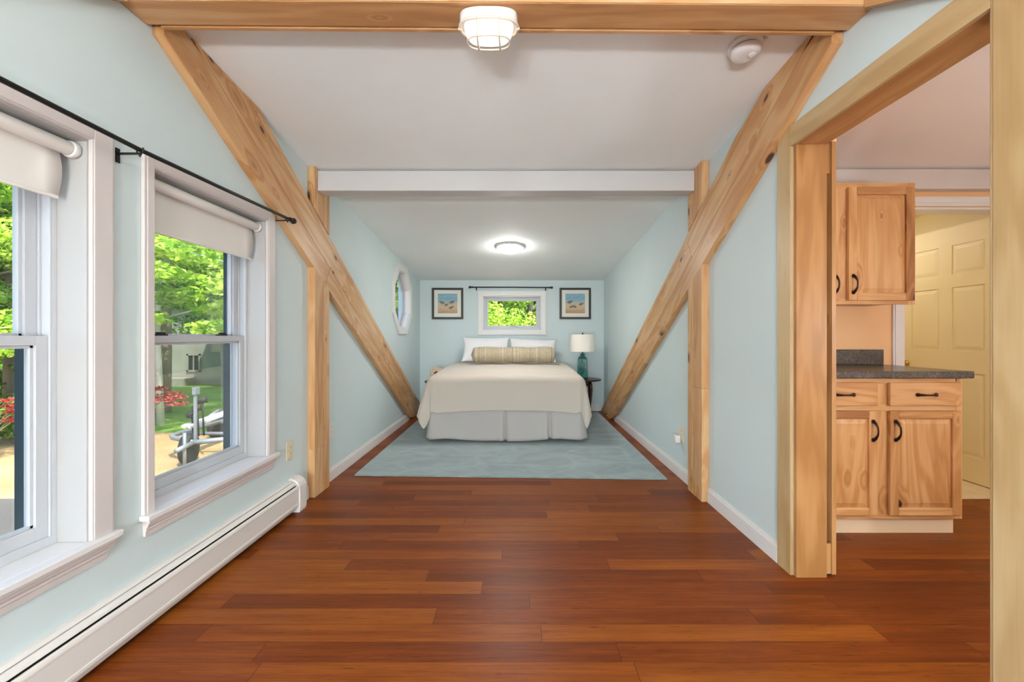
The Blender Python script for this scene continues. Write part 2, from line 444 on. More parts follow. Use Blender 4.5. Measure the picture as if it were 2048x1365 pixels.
# left wall with the double-hung windows and a square pocket for the octagon
mb = MB()
holes = [(a - .012, b + .012, c - .018, d + .012) for a, b, c, d in WIN] + [(OC[0] - OP, OC[0] + OP, OC[1] - OP, OC[1] + OP)]
wall_holes(mb, 'x', XL, XL - 0.2, YR, YB + 0.1, -0.1, 2.6, holes)
k = OP * math.tan(PI / 8)
def octo(ap):
    R = ap / math.cos(PI / 8)
    return [(OC[0] + R * math.cos(PI / 8 + PI / 4 * i), OC[1] + R * math.sin(PI / 8 + PI / 4 * i)) for i in range(8)]
def octo_ring(mb, ai, ao, xa, xb):
    A, B = octo(ai), octo(ao)
    v = [(x, *p) for x in (xa, xb) for ring in (A, B) for p in ring]
    f = []
    for i in range(8):
        j = (i + 1) % 8
        f += [(i, j, 8 + j, 8 + i), (16 + i, 24 + i, 24 + j, 16 + j), (i, 16 + i, 16 + j, j), (8 + i, 8 + j, 24 + j, 24 + i)]
    mb.add(v, f)
octo_ring(mb, OA, OP, XL, XL - 0.09)
for sy in (-1, 1):
    for sz in (-1, 1):
        cy, cz = OC[0] + sy * OP, OC[1] + sz * OP
        mb.prism([(XL, cy, cz), (XL, cy - sy * (OP - k), cz), (XL, cy, cz - sz * (OP - k))], (-0.09, 0, 0))
tag(mb.build('wall_left', 'wall'), 'pale aqua left wall holding the windows', 'wall', kind='structure')

mb = MB(); BW = (-0.49, 0.345, 1.19, 1.675)   # back window opening (x0,x1,z0,z1)
wall_holes(mb, 'y', YB, YB + 0.16, XL - 0.2, XR + 0.2, -0.1, 2.4, [BW])
tag(mb.build('wall_back', 'wall'), 'aqua back wall behind the bed', 'wall', kind='structure')

# right wall between bedroom and kitchen; opening y 1.128..1.943
mb = MB()
wall_holes(mb, 'x', XR, XR + 0.137, YR, YB + 0.1, -0.1, 2.6, [(1.128, 1.951, -0.2, 1.985)])
tag(mb.build('wall_right', 'wall'), 'pale aqua right wall beside the kitchen opening', 'wall', kind='structure')

mb = MB()
wall_holes(mb, 'y', YR, YR - 0.15, XL - 0.2, XR + 0.2, -0.1, 2.6, [(-1.15, 0.95, 0.05, 2.05)])
tag(mb.build('wall_rear', 'wall'), 'aqua wall behind the camera with an opening added for fill light', 'wall', kind='structure')
w = thing('window_5', (-0.1, YR, 1.05), 'wide glazed opening added behind the camera for fill daylight', 'window', kind='structure')  # unseen window added at the rear to bring in fill daylight
mb = MB()
for x in (-1.15, -0.14, 0.87): mb.box(x, x + 0.08, YR - 0.1, YR - 0.04, 0.05, 2.05)
mb.box(-1.15, 0.95, YR - 0.1, YR - 0.04, 0.05, 0.13); mb.box(-1.15, 0.95, YR - 0.1, YR - 0.04, 1.97, 2.05)
mb.build('window_frame', 'vinyl', w)
MB().box(-1.07, 0.87, YR - 0.075, YR - 0.07, 0.13, 1.97).build('pane', 'glass', w)

# ceiling: slopes down to the back, flat over the near part
mb = MB()
y0, y1 = 1.60, YB + 0.1
prof = [(XL - 0.2, y0, ceil_z(y0)), (XL - 0.2, y1, ceil_z(y1)), (XL - 0.2, y1, ceil_z(y1) + 0.15), (XL - 0.2, y0, ceil_z(y0) + 0.15)]
mb.prism(prof, (XR - XL + 0.337, 0, 0))
mb.box(XL - 0.2, XR + 0.137, YR - 0.1, y0, ceil_z(y0) + 0.01, ceil_z(y0) + 0.15)
tag(mb.build('ceiling', 'ceiling'), 'white sloped ceiling over the bedroom', 'ceiling', kind='structure')

# kitchen shell
KY = 2.86
def kceil(y): return 2.497 - 0.102 * y
mb = MB()
wall_holes(mb, 'y', KY, KY + 0.12, XR + 0.14, KX + 0.1, -0.1, 2.5, [(2.60, 3.385, -0.2, 1.965)], 0, 1)
tag(mb.build('wall_kitchen', ['orange', 'yellow']), 'orange kitchen wall behind the cabinets', 'wall', kind='structure')
mb = MB(); mb.box(KX, KX + 0.1, -1.4, KY + 0.1, -0.1, 2.5)
mb.box(XR + 0.14, KX + 0.1, -1.5, -1.4, -0.1, 2.5)
mb.box(XR + 0.138, XR + 0.142, -1.4, 1.10, 0, 2.4)
M['cream'] = paint('cream_wall_paint', s2l('e9dfd0'), 0.6)
tag(mb.build('wall_kitchen_side', 'cream'), 'cream side walls closing off the kitchen', 'wall', kind='structure')
mb = MB()
prof = [(XR + 0.14, -1.5, kceil(1.2)), (XR + 0.14, 1.2, kceil(1.2)), (XR + 0.14, KY, kceil(KY)), (XR + 0.14, KY, 2.6), (XR + 0.14, -1.5, 2.6)]
mb.prism(prof, (KX - XR - 0.1, 0, 0))
tag(mb.build('ceiling_kitchen', 'kitchen_ceiling'), 'pinkish white sloped kitchen ceiling', 'ceiling', kind='structure')
mb = MB(); mb.box(XR + 0.145, KX - 0.002, KY - 0.06, KY - 0.002, 2.069, 2.20)
tag(mb.build('trim_1', 'whitewash', bevel=0.003), 'white board below the kitchen ceiling above the orange wall', 'trim', kind='structure')
# little room behind the yellow door
mb = MB()
mb.box(2.2, 4.2, 4.4, 4.5, -0.1, 2.4); mb.box(3.52, 3.62, KY + 0.12, 4.4, -0.1, 2.4); mb.box(2.1, 2.2, KY + 0.12, 4.4, -0.1, 2.4)
mb.prism([(2.1, KY + 0.12, 2.22), (2.1, 4.5, 2.06), (2.1, 4.5, 2.4), (2.1, KY + 0.12, 2.4)], (1.6, 0, 0))
tag(mb.build('wall_small_room', 'yellow'), 'yellow walls of the small room past the kitchen door', 'wall', kind='structure')
mb = MB(); mb.box(2.2, 3.52, KY - 0.0, 4.4, 0.0005, 0.006)
tag(mb.build('floor_small_room', 'tile'), 'tan tiled floor past the yellow door', 'floor', kind='structure')

# ------------------------------------------------------------------ baseboards
def baseboard(name, segs, axis, plane, sign, label):
    mb = MB()
    for a, b in segs:
        for (t0, z0, z1) in ((0.015, 0.0, 0.078), (0.010, 0.078, 0.088), (0.006, 0.088, 0.096)):
            p, q = sorted((plane + sign * 0.0005, plane + sign * t0))
            if axis == 'y': mb.box(p, q, a, b, z0, z1)
            else: mb.box(a, b, p, q, z0, z1)
    return tag(mb.build(name, 'white', bevel=0.0015), label, 'baseboard', kind='structure')
baseboard('baseboard_left', [(3.105, 5.56), (2.735, 2.87)], 'y', XL, 1, 'white baseboard along the left wall past the post')
baseboard('baseboard_right', [(2.055, 2.805), (3.04, 5.50), (YR + 0.01, 1.02)], 'y', XR, -1, 'white baseboard along the right aqua wall')
baseboard('baseboard_back', [(-1.36, 1.20)], 'x', YB, -1, 'white baseboard along the back wall behind the bed')

# ================================================================== TIMBERS
ANG = math.atan(0.577)
def brace(X0, X1, zoff, label, flip=False):
    """boards of a diagonal brace lying on a side wall, between planes X0 and X1"""
    mb = MB()
    low = lambda y: 1.570 + zoff - 0.577 * (y - 2.876)
    cuts = [0.0, 0.170, 0.341, 0.394]
    XB = X0
    dl = Vector((0, math.cos(ANG), -math.sin(ANG))); dw = Vector((0, math.sin(ANG), math.cos(ANG)))
    gr = lambda p: (Vector(p).dot(dl), Vector(p).dot(dw), p[0])
    yend = YB - 0.02
    def yz(y, off, top):
        return (y, low(y) + off)
    for i in range(3):
        a, b = cuts[i], cuts[i + 1]
        # seam positions along the board
        seams = {0: [3.05], 1: [4.3], 2: [3.55]}[i] if not flip else {0: [4.1], 1: [2.98], 2: []}[i]
        ystart = max(1.655, (3.2294 + zoff + a - 2.546) / (0.577 - 0.102) + 0.002)
        ys = [ystart] + seams + [yend]
        for s in range(len(ys) - 1):
            ya, yb = ys[s] + (0.0016 if s else 0), ys[s + 1] - (0.0016 if s < len(ys) - 2 else 0)
            sl = math.tan(ANG) if s else 0       # square cut ends
            se = s < len(ys) - 2
            pts = []
            N = 14
            sk = 0.577 * 0.75
            lo = []; hi = []
            for q in range(N + 1):
                u = q / N
                yl = ya + (yb - ya) * u
                yh = yl
                if s > 0 and q == 0: yh = yl + (b - a) * sk
                if se and q == N: yh = yl + (b - a) * sk
                yl_, yh_ = yl, min(yh, yend)
                lo.append((yl_, max(0.001, min(low(yl_) + a + (0.0021 if i else 0), ceil_z(yl_) - 0.002))))
                hi.append((yh_, max(0.001, min(low(yh_) + b - (0.0021 if i < 2 else 0), ceil_z(yh_) - 0.002))))
            # trim parts that vanish at ceiling or floor
            poly = []
            for p in lo + hi[::-1]:
                if not poly or (abs(p[0] - poly[-1][0]) + abs(p[1] - poly[-1][1])) > 1e-4: poly.append(p)
            # polygon as strip quads
            v = []; f = []
            tint = [0.50, 0.36, 0.42][i] + random.uniform(-0.08, 0.08)
            for x in (XB, X1):
                for p in lo: v.append((x, p[0], p[1]))
                for p in hi: v.append((x, p[0], p[1]))
            n = N + 1
            for q in range(N):
                f.append((q, q + 1, n + q + 1, n + q)); f.append((2 * n + q, 3 * n + q, 3 * n + q + 1, 2 * n + q + 1))
                f.append((q, 2 * n + q, 2 * n + q + 1, q + 1)); f.append((n + q, n + q + 1, 3 * n + q + 1, 3 * n + q))
            f.append((0, n, 3 * n, 2 * n)); f.append((N, 2 * n + N, 3 * n + N, n + N))
            mb.add(v, f, gr, tint)
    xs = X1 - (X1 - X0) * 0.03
    for c in cuts[1:3]:  # dark strips between the boards paint the seam shadow
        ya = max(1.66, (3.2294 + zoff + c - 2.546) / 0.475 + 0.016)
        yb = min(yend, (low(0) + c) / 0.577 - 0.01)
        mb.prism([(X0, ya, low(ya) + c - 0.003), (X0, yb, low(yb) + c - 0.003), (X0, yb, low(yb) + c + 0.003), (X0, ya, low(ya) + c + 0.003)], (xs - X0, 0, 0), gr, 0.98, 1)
    return mb
lb = brace(XL + 0.0008, XL + 0.045, 0.0, '')
tag(lb.build('diagonal_brace', ['pine', 'seam_shadow'], bevel=0.0012), 'knotty pine diagonal brace running down the left wall', 'beam', kind='thing')
rb = brace(XR - 0.0008, XR - 0.045, -0.032, '', True)
tag(rb.build('diagonal_brace', ['pine', 'seam_shadow'], bevel=0.0012), 'pine diagonal brace running down the right wall', 'beam', kind='thing')
# the twin braces that fall towards the camera
def near_brace(X0, X1, zt, label):
    mb = MB()
    dl = Vector((0, math.cos(ANG), math.sin(ANG))); dw = Vector((0, -math.sin(ANG), math.cos(ANG)))
    gr = lambda p: (Vector(p).dot(dl), Vector(p).dot(dw), p[0])
    a, b = 0.9, 1.50
    lo = lambda y: zt - 0.585 * (1.515 - y)
    mb.prism([(X0, a, lo(a)), (X0, b, lo(b)), (X0, b, 2.38), (X0, 1.1, 2.38), (X0, a, lo(a) + 0.36)], (X1 - X0, 0, 0), gr, 0.35)
    return tag(mb.build('diagonal_brace', 'pine', bevel=0.0015), label, 'beam', kind='thing')
near_brace(XL + 0.001, XL + 0.045, 2.290, 'pine brace end meeting the overhead beam at upper left corner')
near_brace(XR - 0.001, XR - 0.045, 2.268, 'pine brace end meeting the overhead beam at upper right corner')

def post(X0, X1, xw, ya, yb, label, sgn):
    mb = MB()
    ym = ya + (yb - ya) * 0.62
    lowz = lambda y: 1.570 + (0 if sgn < 0 else -0.032) - 0.577 * (y - 2.876)
    gz = lambda p: (p[2], p[1], p[0])
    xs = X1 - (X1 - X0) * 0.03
    mb.prism([(X0, ym - .003, 0.001), (X0, ym + .003, 0.001), (X0, ym + .003, lowz(ym) - 0.008), (X0, ym - .003, lowz(ym) - 0.008)], (xs - X0, 0, 0), gz, 0.98, 1)  # dark strips here and below paint the gap shadow on the post
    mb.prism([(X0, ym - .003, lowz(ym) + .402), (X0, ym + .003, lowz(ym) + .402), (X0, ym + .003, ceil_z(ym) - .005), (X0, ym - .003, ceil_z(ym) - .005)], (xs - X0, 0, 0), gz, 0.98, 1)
    for (a, b, tn) in ((ya, ym - 0.0018, 0.45), (ym + 0.0018, yb, 0.30)):
        seam = {(-1, True): 0.33, (1, True): 0.75}.get((sgn, a == ya))
        cuts = [0.001] + ([seam] if seam else [])
        for i, c in enumerate(cuts):
            top = (cuts[i + 1] - 0.001) if i + 1 < len(cuts) else None
            za = top if top else lowz(a) - 0.004; zb = top if top else lowz(b) - 0.004
            mb.prism([(X0, a, c), (X0, b, c), (X0, b, zb), (X0, a, za)], (X1 - X0, 0, 0), gz, tn + random.uniform(-.1, .1))
        za, zb = lowz(a) + 0.398, lowz(b) + 0.398
        mb.prism([(X0, a, za), (X0, b, zb), (X0, b, ceil_z(b) - 0.003), (X0, a, ceil_z(a) - 0.003)], (X1 - X0, 0, 0), gz, tn + random.uniform(-.1, .1))
    # the narrow camera-side lath
    return tag(mb.build('timber_post', ['pine', 'seam_shadow'], bevel=0.0012), label, 'post', kind='thing')
post(XL + 0.0008, XL + 0.050, XL, 2.880, 3.105, 'upright pine post crossed by the brace on the left wall', -1)
post(XR - 0.0008, XR - 0.050, XR, 2.808, 3.035, 'upright pine post crossed by the brace on the right wall', 1)

# overhead tie beam (a touch lower at its right end)
mb = MB()
def tilt_box(mb, x0, x1, y0, y1, zl, zr, zt, tint):
    v = [(x0, y0, zl), (x1, y0, zr), (x1, y1, zr), (x0, y1, zl), (x0, y0, zt), (x1, y0, zt), (x1, y1, zt), (x0, y1, zt)]
    mb.add(v, [(0, 1, 2, 3), (7, 6, 5, 4), (0, 4, 5, 1), (1, 5, 6, 2), (2, 6, 7, 3), (3, 7, 4, 0)], lambda p: p, tint)
tilt_box(mb, XL + 0.001, XR - 0.001, 1.507, 1.628, 2.292, 2.270, 2.376, 0.72)
tilt_box(mb, XL + 0.001, XR - 0.001, 1.503, 1.5065, 2.294, 2.272, 2.376, 0.15)
tilt_box(mb, XL + 0.047, XR - 0.047, 1.629, 1.637, 2.302, 2.280, 2.376, 0.9)
tilt_box(mb, XL + 0.047, XR - 0.047, 1.6372, 1.654, 2.290, 2.268, 2.372, 0.55)
tag(mb.build('tie_beam', 'pine', bevel=0.002), 'horizontal pine beam across the top carrying the caged light', 'beam', kind='thing')

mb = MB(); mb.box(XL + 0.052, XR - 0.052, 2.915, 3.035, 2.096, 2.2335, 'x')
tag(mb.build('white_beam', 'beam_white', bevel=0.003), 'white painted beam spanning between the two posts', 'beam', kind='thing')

# ================================================================== LEFT WINDOWS
def dh_window(n, y0, y1, z0, z1, ca, cb, label, stool=True):
    """double-hung window in the left wall; y0,y1,z0,z1 = clear opening"""
    w = thing('window_%d' % n, (XL, (y0 + y1) / 2, z0), label, 'window', kind='structure')
    J = 0.095                        # depth of the jamb boards
    mb = MB()
    fx = XL + 0.0008
    # casing: two stepped layers
    for (ins, tb, t, inn) in ((0.0, fx, XL + 0.015, 0.006), (0.010, XL + 0.0151, XL + 0.019, 0.010)):
        mb.box(tb, t, y0 - ca + ins, y0 - inn, z0, z1 + 0.058 - ins)
        mb.box(tb, t, y1 + inn, y1 + cb - ins, z0, z1 + 0.058 - ins)
        mb.box(tb, t, y0 - inn + 0.0003, y1 + inn - 0.0003, z1 + inn, z1 + 0.058 - ins, 'y')
    mb.build('casing', 'whitewash', w, bevel=0.002)
    mb = MB()
    t = 0.016
    mb.box(XL - 0.19, XL + 0.002, y0 - 0.011, y0, z0 - 0.017, z1)
    mb.box(XL - 0.19, XL + 0.002, y1, y1 + 0.011, z0 - 0.017, z1)
    mb.box(XL - 0.19, XL + 0.002, y0 - 0.011, y1 + 0.011, z1, z1 + 0.011, 'y')
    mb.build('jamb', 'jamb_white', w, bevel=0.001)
    mb = MB()
    mb.box(XL + 0.0006, XL + 0.038, y0 - ca - 0.008, y1 + cb + 0.01, z0 - 0.021, z0, 'y')
    mb.box(XL - 0.19, XL + 0.0006, y0, y1, z0 - 0.017, z0, 'y')
    mb.build('sill', 'white', w, bevel=0.003)
    # apron with an ogee section
    mb = MB()
    pr = [(0.001, -0.022), (0.031, -0.022), (0.031, -0.030), (0.026, -0.034), (0.023, -0.044), (0.016, -0.052), (0.016, -0.060), (0.012, -0.066), (0.010, -0.084), (0.001, -0.084)]
    ya, yb = y0 - ca + 0.004, y1 + cb - 0.004
    v = [(XL + a, ya + (-0.022 - b) * 0.10, z0 + b) for a, b in pr] + [(XL + a, yb - (-0.022 - b) * 0.35, z0 + b) for a, b in pr]
    N = len(pr)
    mb.add(v, [tuple(range(N))[::-1], tuple(range(N, 2 * N))] + [(i, (i + 1) % N, N + (i + 1) % N, N + i) for i in range(N)])
    mb.build('apron', 'whitewash', w)
    # vinyl frame with tracks
    X = XL - J
    mb = MB()
    for (a, b) in ((y0, y0 + 0.014), (y1 - 0.014, y1)):
        mb.box(X - 0.085, X, a, b, z0, z1)
    for (xa, xb) in ((X - 0.006, X), (X - 0.042, X - 0.036), (X - 0.085, X - 0.079)):
        mb.box(xa, xb, y0 + 0.014, y0 + 0.022, z0, z1); mb.box(xa, xb, y1 - 0.022, y1 - 0.014, z0, z1)
    mb.box(X - 0.086, X + 0.001, y0 + 0.0003, y1 - 0.0003, z0 + 0.0003, z0 + 0.030, 'y'); mb.box(X - 0.086, X + 0.001, y0 + 0.0003, y1 - 0.0003, z1 - 0.03, z1 - 0.0003, 'y')
    mb.build('window_frame', 'vinyl', w, bevel=0.0015)
    zm = 1.100
    def sash(name, xa, xb, za, zb, ins, rail_b, rail_t, st=0.040):
        a, b = y0 + ins, y1 - ins
        mb = MB()
        mb.box(xa, xb, a, a + st, za, zb); mb.box(xa, xb, b - st, b, za, zb)
        mb.box(xa, xb, a + st, b - st, za, za + rail_b, 'y'); mb.box(xa, xb, a + st, b - st, zb - rail_t, zb, 'y')
        # glazing bead
        g = 0.010
        xc, xd = xa + 0.008, xb - 0.008
        mb.box(xc, xd, a + st, a + st + g, za + rail_b, zb - rail_t); mb.box(xc, xd, b - st - g, b - st, za + rail_b, zb - rail_t)
        mb.box(xc, xd, a + st, b - st, za + rail_b, za + rail_b + g, 'y'); mb.box(xc, xd, a + st, b - st, zb - rail_t - g, zb - rail_t, 'y')
        s = mb.build(name, 'vinyl', w, bevel=0.0012)
        mb = MB(); xm = (xa + xb) / 2
        mb.box(xm - 0.0015, xm + 0.0015, a + st + 0.004, b - st - 0.004, za + rail_b + 0.004, zb - rail_t - 0.004)
        mb.build('pane', 'glass', s)
        return s
    ls = sash('lower_sash', X - 0.036, X - 0.007, z0 + 0.030, zm, 0.016, 0.042, 0.030)
    mb = MB()                     # sash locks on the meeting rail
    for fy in (0.24, 0.76):
        yy = y0 + (y1 - y0) * fy
        mb.box(X - 0.034, X - 0.012, yy - 0.03, yy + 0.03, zm + 0.0003, zm + 0.008); mb.box(X - 0.03, X - 0.018, yy - 0.018, yy + 0.024, zm + 0.008, zm + 0.016)
    part(mb.build('sash_lock', 'black', ls, bevel=0.002), 'black sash lock')
    sash('upper_sash', X - 0.078, X - 0.043, zm - 0.032, z1 - 0.030, 0.016, 0.030, 0.040)
    # dark teal outside casing
    mb = MB()
    xo = XL - 0.2
    mb.box(xo - 0.03, xo + 0.018, y0 - 0.07, y0 + 0.005, z0 - 0.07, z1 + 0.07); mb.box(xo - 0.03, xo + 0.018, y1 - 0.005, y1 + 0.07, z0 - 0.07, z1 + 0.07)
    mb.box(xo - 0.03, xo + 0.018, y0, y1, z1 - 0.005, z1 + 0.07, 'y'); mb.box(xo - 0.03, xo + 0.018, y0, y1, z0 - 0.07, z0 + 0.005, 'y')
    part(mb.build('outer_casing', 'teal', w), 'dark teal outside casing')
    return w
dh_window(1, *WIN[0], 0.07, 0.085, 'nearest white double-hung window on the left wall, cut by photo edge')
dh_window(2, *WIN[1], 0.052, 0.080, 'white double-hung window on the left wall beside the brace, seen whole')
dh_window(3, *WIN[2], 0.07, 0.08, 'white double-hung window added for daylight on the left wall level with the camera')  # this unseen window and the next are added to give daylight
dh_window(4, *WIN[3], 0.07, 0.08, 'white double-hung window added for daylight on the left wall behind the camera')

# roller blinds
def roller(y0, y1, zb, label):
    X = XL - 0.036; zc = 1.708
    t = thing('roller_blind', (X, (y0 + y1) / 2, zc), label, 'blind', 'roller blinds in the window recesses')
    MB().lathe([(0.022, 0), (0.0225, 0.002), (0.0225, y1 - y0 - 0.05), (0.022, y1 - y0 - 0.048)], (X, y0 + 0.024, zc), (0, 1, 0), 28).build('tube', 'shade_fabric', t)
    for ya in (y0 + 0.002, y1 - 0.022):
        part(MB().lathe([(0.026, 0), (0.027, 0.003), (0.027, 0.017), (0.024, 0.020)], (X, ya, zc), (0, 1, 0), 24).build('end_cap', 'plastic', t), 'white plastic end cap')
    P = []
    ns, nz = 16, 20
    xf = X - 0.020
    for i in range(nz + 1):
        z = zc - (zc - zb) * i / nz
        row = []
        for j in range(ns + 1):
            y = y0 + 0.030 + (y1 - y0 - 0.062) * j / ns
            e = max(0, (j / ns - 0.93) / 0.07)
            row.append((xf - 0.004 * math.sin(i / nz * PI) + 0.016 * e * e * math.sin(min(1, i / nz) * PI), y, z))
        P.append(row)
    mb = MB(); mb.grid(P); mb.build('blind_fabric', 'shade_fabric', t, solid=0.0015)
    mb = MB(); mb.box(xf - 0.004, xf + 0.005, y0 + 0.034, y1 - 0.034, zb - 0.006, zb + 0.006, 'y'); mb.build('hem_bar', 'shade_fabric', t, bevel=0.003)
roller(WIN[0][0], WIN[0][1], 1.545, 'white roller blind in the nearest left window')
roller(WIN[1][0], WIN[1][1], 1.525, 'white roller blind in the left window beside the brace')

# curtain rods
def rod(pts, r, fin, brackets, label, finials=(0, -1)):
    t = thing('curtain_rod', pts[0], label, 'curtain rod')
    MB().tube(pts, r, 12).build('rod', 'black', t)
    for k in finials:
        p = Vector(pts[k]); d = (p - Vector(pts[1 if k == 0 else -2])).normalized()
        mb = MB(); mb.lathe([(r * 1.5, 0.0), (r * 1.5, 0.012), (r * 0.9, 0.018), (fin * 0.8, 0.024 + fin * 0.3), (fin, 0.024 + fin), (fin * 0.8, 0.024 + 1.65 * fin), (fin * 0.2, 0.024 + 2 * fin)], p, d, 16)
        mb.build('finial', 'black', t)
    for mbk in brackets: mbk.build('bracket', 'black', t, bevel=0.001)
def side_bracket(y, z, xr):
    mb = MB()
    mb.box(XL + 0.001, XL + 0.005, y - 0.008, y + 0.008, z - 0.045, z + 0.006)
    mb.box(XL + 0.005, xr + 0.004, y - 0.006, y + 0.006, z - 0.016, z - 0.011)
    mb.tube([(xr - 0.012, y, z + 0.006), (xr - 0.010, y, z - 0.009), (xr, y, z - 0.0125), (xr + 0.010, y, z - 0.009), (xr + 0.012, y, z + 0.008)], 0.003, 6)
    mb.tube([(xr, y, z - 0.012), (xr, y, z - 0.024)], 0.004, 6)
    return mb
xr = XL + 0.082
rod([(xr, 0.15, 1.772), (xr, 1.10, 1.765), (xr, 1.50, 1.760), (xr, 1.9, 1.769), (xr, 2.50, 1.786)], 0.0080, 0.0185, [side_bracket(1.508, 1.760, xr), side_bracket(2.478, 1.7855, xr)],
    'long black curtain rod above the two left windows', (-1,))
def back_bracket(x, z, yr):
    mb = MB()
    mb.box(x - 0.008, x + 0.008, YB - 0.005, YB - 0.001, z - 0.04, z + 0.012)
    mb.box(x - 0.006, x + 0.006, yr - 0.008, YB - 0.005, z - 0.016, z - 0.010)
    mb.tube([(x, yr + 0.012, z + 0.006), (x, yr + 0.009, z - 0.008), (x, yr, z - 0.0125), (x, yr - 0.009, z - 0.008), (x, yr - 0.012, z + 0.006)], 0.003, 6)
    mb.tube([(x, yr, z - 0.012), (x, yr, z - 0.030)], 0.005, 6)
    return mb
yr = YB - 0.07
rod([(-0.640, yr, 1.803), (-0.1, yr, 1.803), (0.462, yr, 1.798)], 0.0085, 0.018, [back_bracket(-0.592, 1.803, yr), back_bracket(0.418, 1.798, yr)],
    'short black curtain rod above the small window over the bed')

# octagonal window
w = thing('window_6', (XL, OC[0], OC[1]), 'white octagonal window on the far left wall', 'window', kind='structure')
mb = MB(); octo_ring(mb, OA - 0.004, OA + 0.074, XL + 0.0008, XL + 0.018); octo_ring(mb, OA + 0.05, OA + 0.068, XL + 0.018, XL + 0.022)
mb.build('casing', 'white', w, bevel=0.0015)
mb = MB(); octo_ring(mb, OA - 0.016, OA - 0.001, XL - 0.088, XL + 0.001); mb.build('jamb', 'white', w)
mb = MB(); octo_ring(mb, OA - 0.045, OA - 0.017, XL - 0.088, XL - 0.060); octo_ring(mb, OA - 0.062, OA - 0.0452, XL - 0.086, XL - 0.070); mb.build('window_frame', 'vinyl', w, bevel=0.0015)
mb = MB(); mb.prism([(XL - 0.080, *p) for p in octo(OA - 0.0625)], (0.003, 0, 0)); mb.build('pane', 'glass', w)

# small awning window over the bed
w = thing('window_7', ((BW[0] + BW[1]) / 2, YB, BW[2]), 'small white awning window on the back wall above the bed', 'window', kind='structure')
mb = MB()
x0, x1, z0, z1 = BW
for (ins, ya, yb, q) in ((0.0, YB - 0.016, YB - 0.0008, 0.004), (0.012, YB - 0.020, YB - 0.0161, 0.012)):
    c = 0.078 - ins
    mb.box(x0 - c, x0 - q, ya, yb, z0 - c, z1 + c); mb.box(x1 + q, x1 + c, ya, yb, z0 - c, z1 + c)
    mb.box(x0 - q + .0003, x1 + q - .0003, ya, yb, z0 - c, z0 - q, 'x'); mb.box(x0 - q + .0003, x1 + q - .0003, ya, yb, z1 + q, z1 + c, 'x')
mb.build('casing', 'white', w, bevel=0.002)
mb = MB()
for (a, b, c, d) in ((x0, x0 + .012, z0, z1), (x1 - .012, x1, z0, z1), (x0, x1, z0, z0 + .012), (x0, x1, z1 - .012, z1)):
    mb.box(a, b, YB - 0.002, YB + 0.14, c, d)
for (a, b, c, d) in ((x0 + .012, x0 + .035, z0 + .012, z1 - .012), (x1 - .035, x1 - .012, z0 + .012, z1 - .012), (x0 + .035, x1 - .035, z0 + .012, z0 + .035), (x0 + .035, x1 - .035, z1 - .035, z1 - .012)):
    mb.box(a, b, YB + 0.05, YB + 0.11, c, d)
mb.build('window_frame', 'vinyl', w, bevel=0.0015)
mb = MB(); q = 0.062
for (a, b, c, d) in ((x0 + .036, x0 + q, z0 + .036, z1 - .036), (x1 - q, x1 - .036, z0 + .036, z1 - .036), (x0 + q, x1 - q, z0 + .036, z0 + q), (x0 + q, x1 - q, z1 - q, z1 - .036)):
    mb.box(a, b, YB + 0.06, YB + 0.095, c, d)
sh = mb.build('sash', 'vinyl', w, bevel=0.002)
MB().box(x0 + q, x1 - q, YB + 0.078, YB + 0.081, z0 + q, z1 - q).build('pane', 'glass', sh)
mb = MB(); xc = (x0 + x1) / 2 + 0.05
mb.box(xc - 0.05, xc + 0.04, YB + 0.028, YB + 0.05, z0 + 0.013, z0 + 0.030)
mb.tube([(xc + 0.02, YB + 0.03, z0 + 0.03), (xc + 0.015, YB + 0.015, z0 + 0.055), (xc - 0.03, YB + 0.012, z0 + 0.058), (xc - 0.06, YB + 0.012, z0 + 0.050)], 0.006, 8)
mb.tube([(xc - 0.06, YB + 0.02, z0 + 0.014), (xc + 0.08, YB + 0.02, z0 + 0.014)], 0.005, 8)
mb.build('crank_handle', 'vinyl', w)

# ================================================================== HEATER, OUTLETS
t = thing('baseboard_heater', (XL, 1.2, 0), 'long cream hydronic heater cover along the left wall under the windows', 'heater')
ya, yb = YR + 0.3, 2.655
def extr(prof, ya, yb, name, mat, smooth=False):
    mb = MB(); mb.prism([(XL + a, ya, b) for a, b in prof], (0, yb - ya, 0), smooth=False)
    return mb.build(name, mat, t)
extr([(0.001, 0.04), (0.001, 0.200), (0.020, 0.200), (0.032, 0.193), (0.032, 0.190), (0.019, 0.196), (0.004, 0.196), (0.004, 0.04)], ya, yb, 'back_panel', 'heater')
extr([(0.034, 0.1895), (0.047, 0.181), (0.053, 0.174), (0.051, 0.172), (0.045, 0.179), (0.033, 0.187)], ya, yb, 'damper', 'heater')
extr([(0.046, 0.158), (0.053, 0.166), (0.058, 0.167), (0.063, 0.163), (0.066, 0.155), (0.066, 0.148), (0.064, 0.146), (0.064, 0.064), (0.066, 0.060), (0.066, 0.050), (0.058, 0.030), (0.050, 0.022), (0.048, 0.024), (0.056, 0.034), (0.062, 0.051), (0.060, 0.148), (0.060, 0.155), (0.056, 0.161)], ya, yb, 'front_cover', 'heater')
part(extr([(0.006, 0.05), (0.006, 0.165), (0.044, 0.165), (0.044, 0.05)], ya, yb - 0.01, 'heating_element', 'dark_gap'), 'dark fins inside the cover')
extr([(0.0005, 0.0), (0.0005, 0.206), (0.024, 0.206), (0.044, 0.197), (0.060, 0.180), (0.070, 0.160), (0.071, 0.085), (0.071, 0.018), (0.066, 0.0)], 2.645, 2.725, 'end_cap', 'heater')

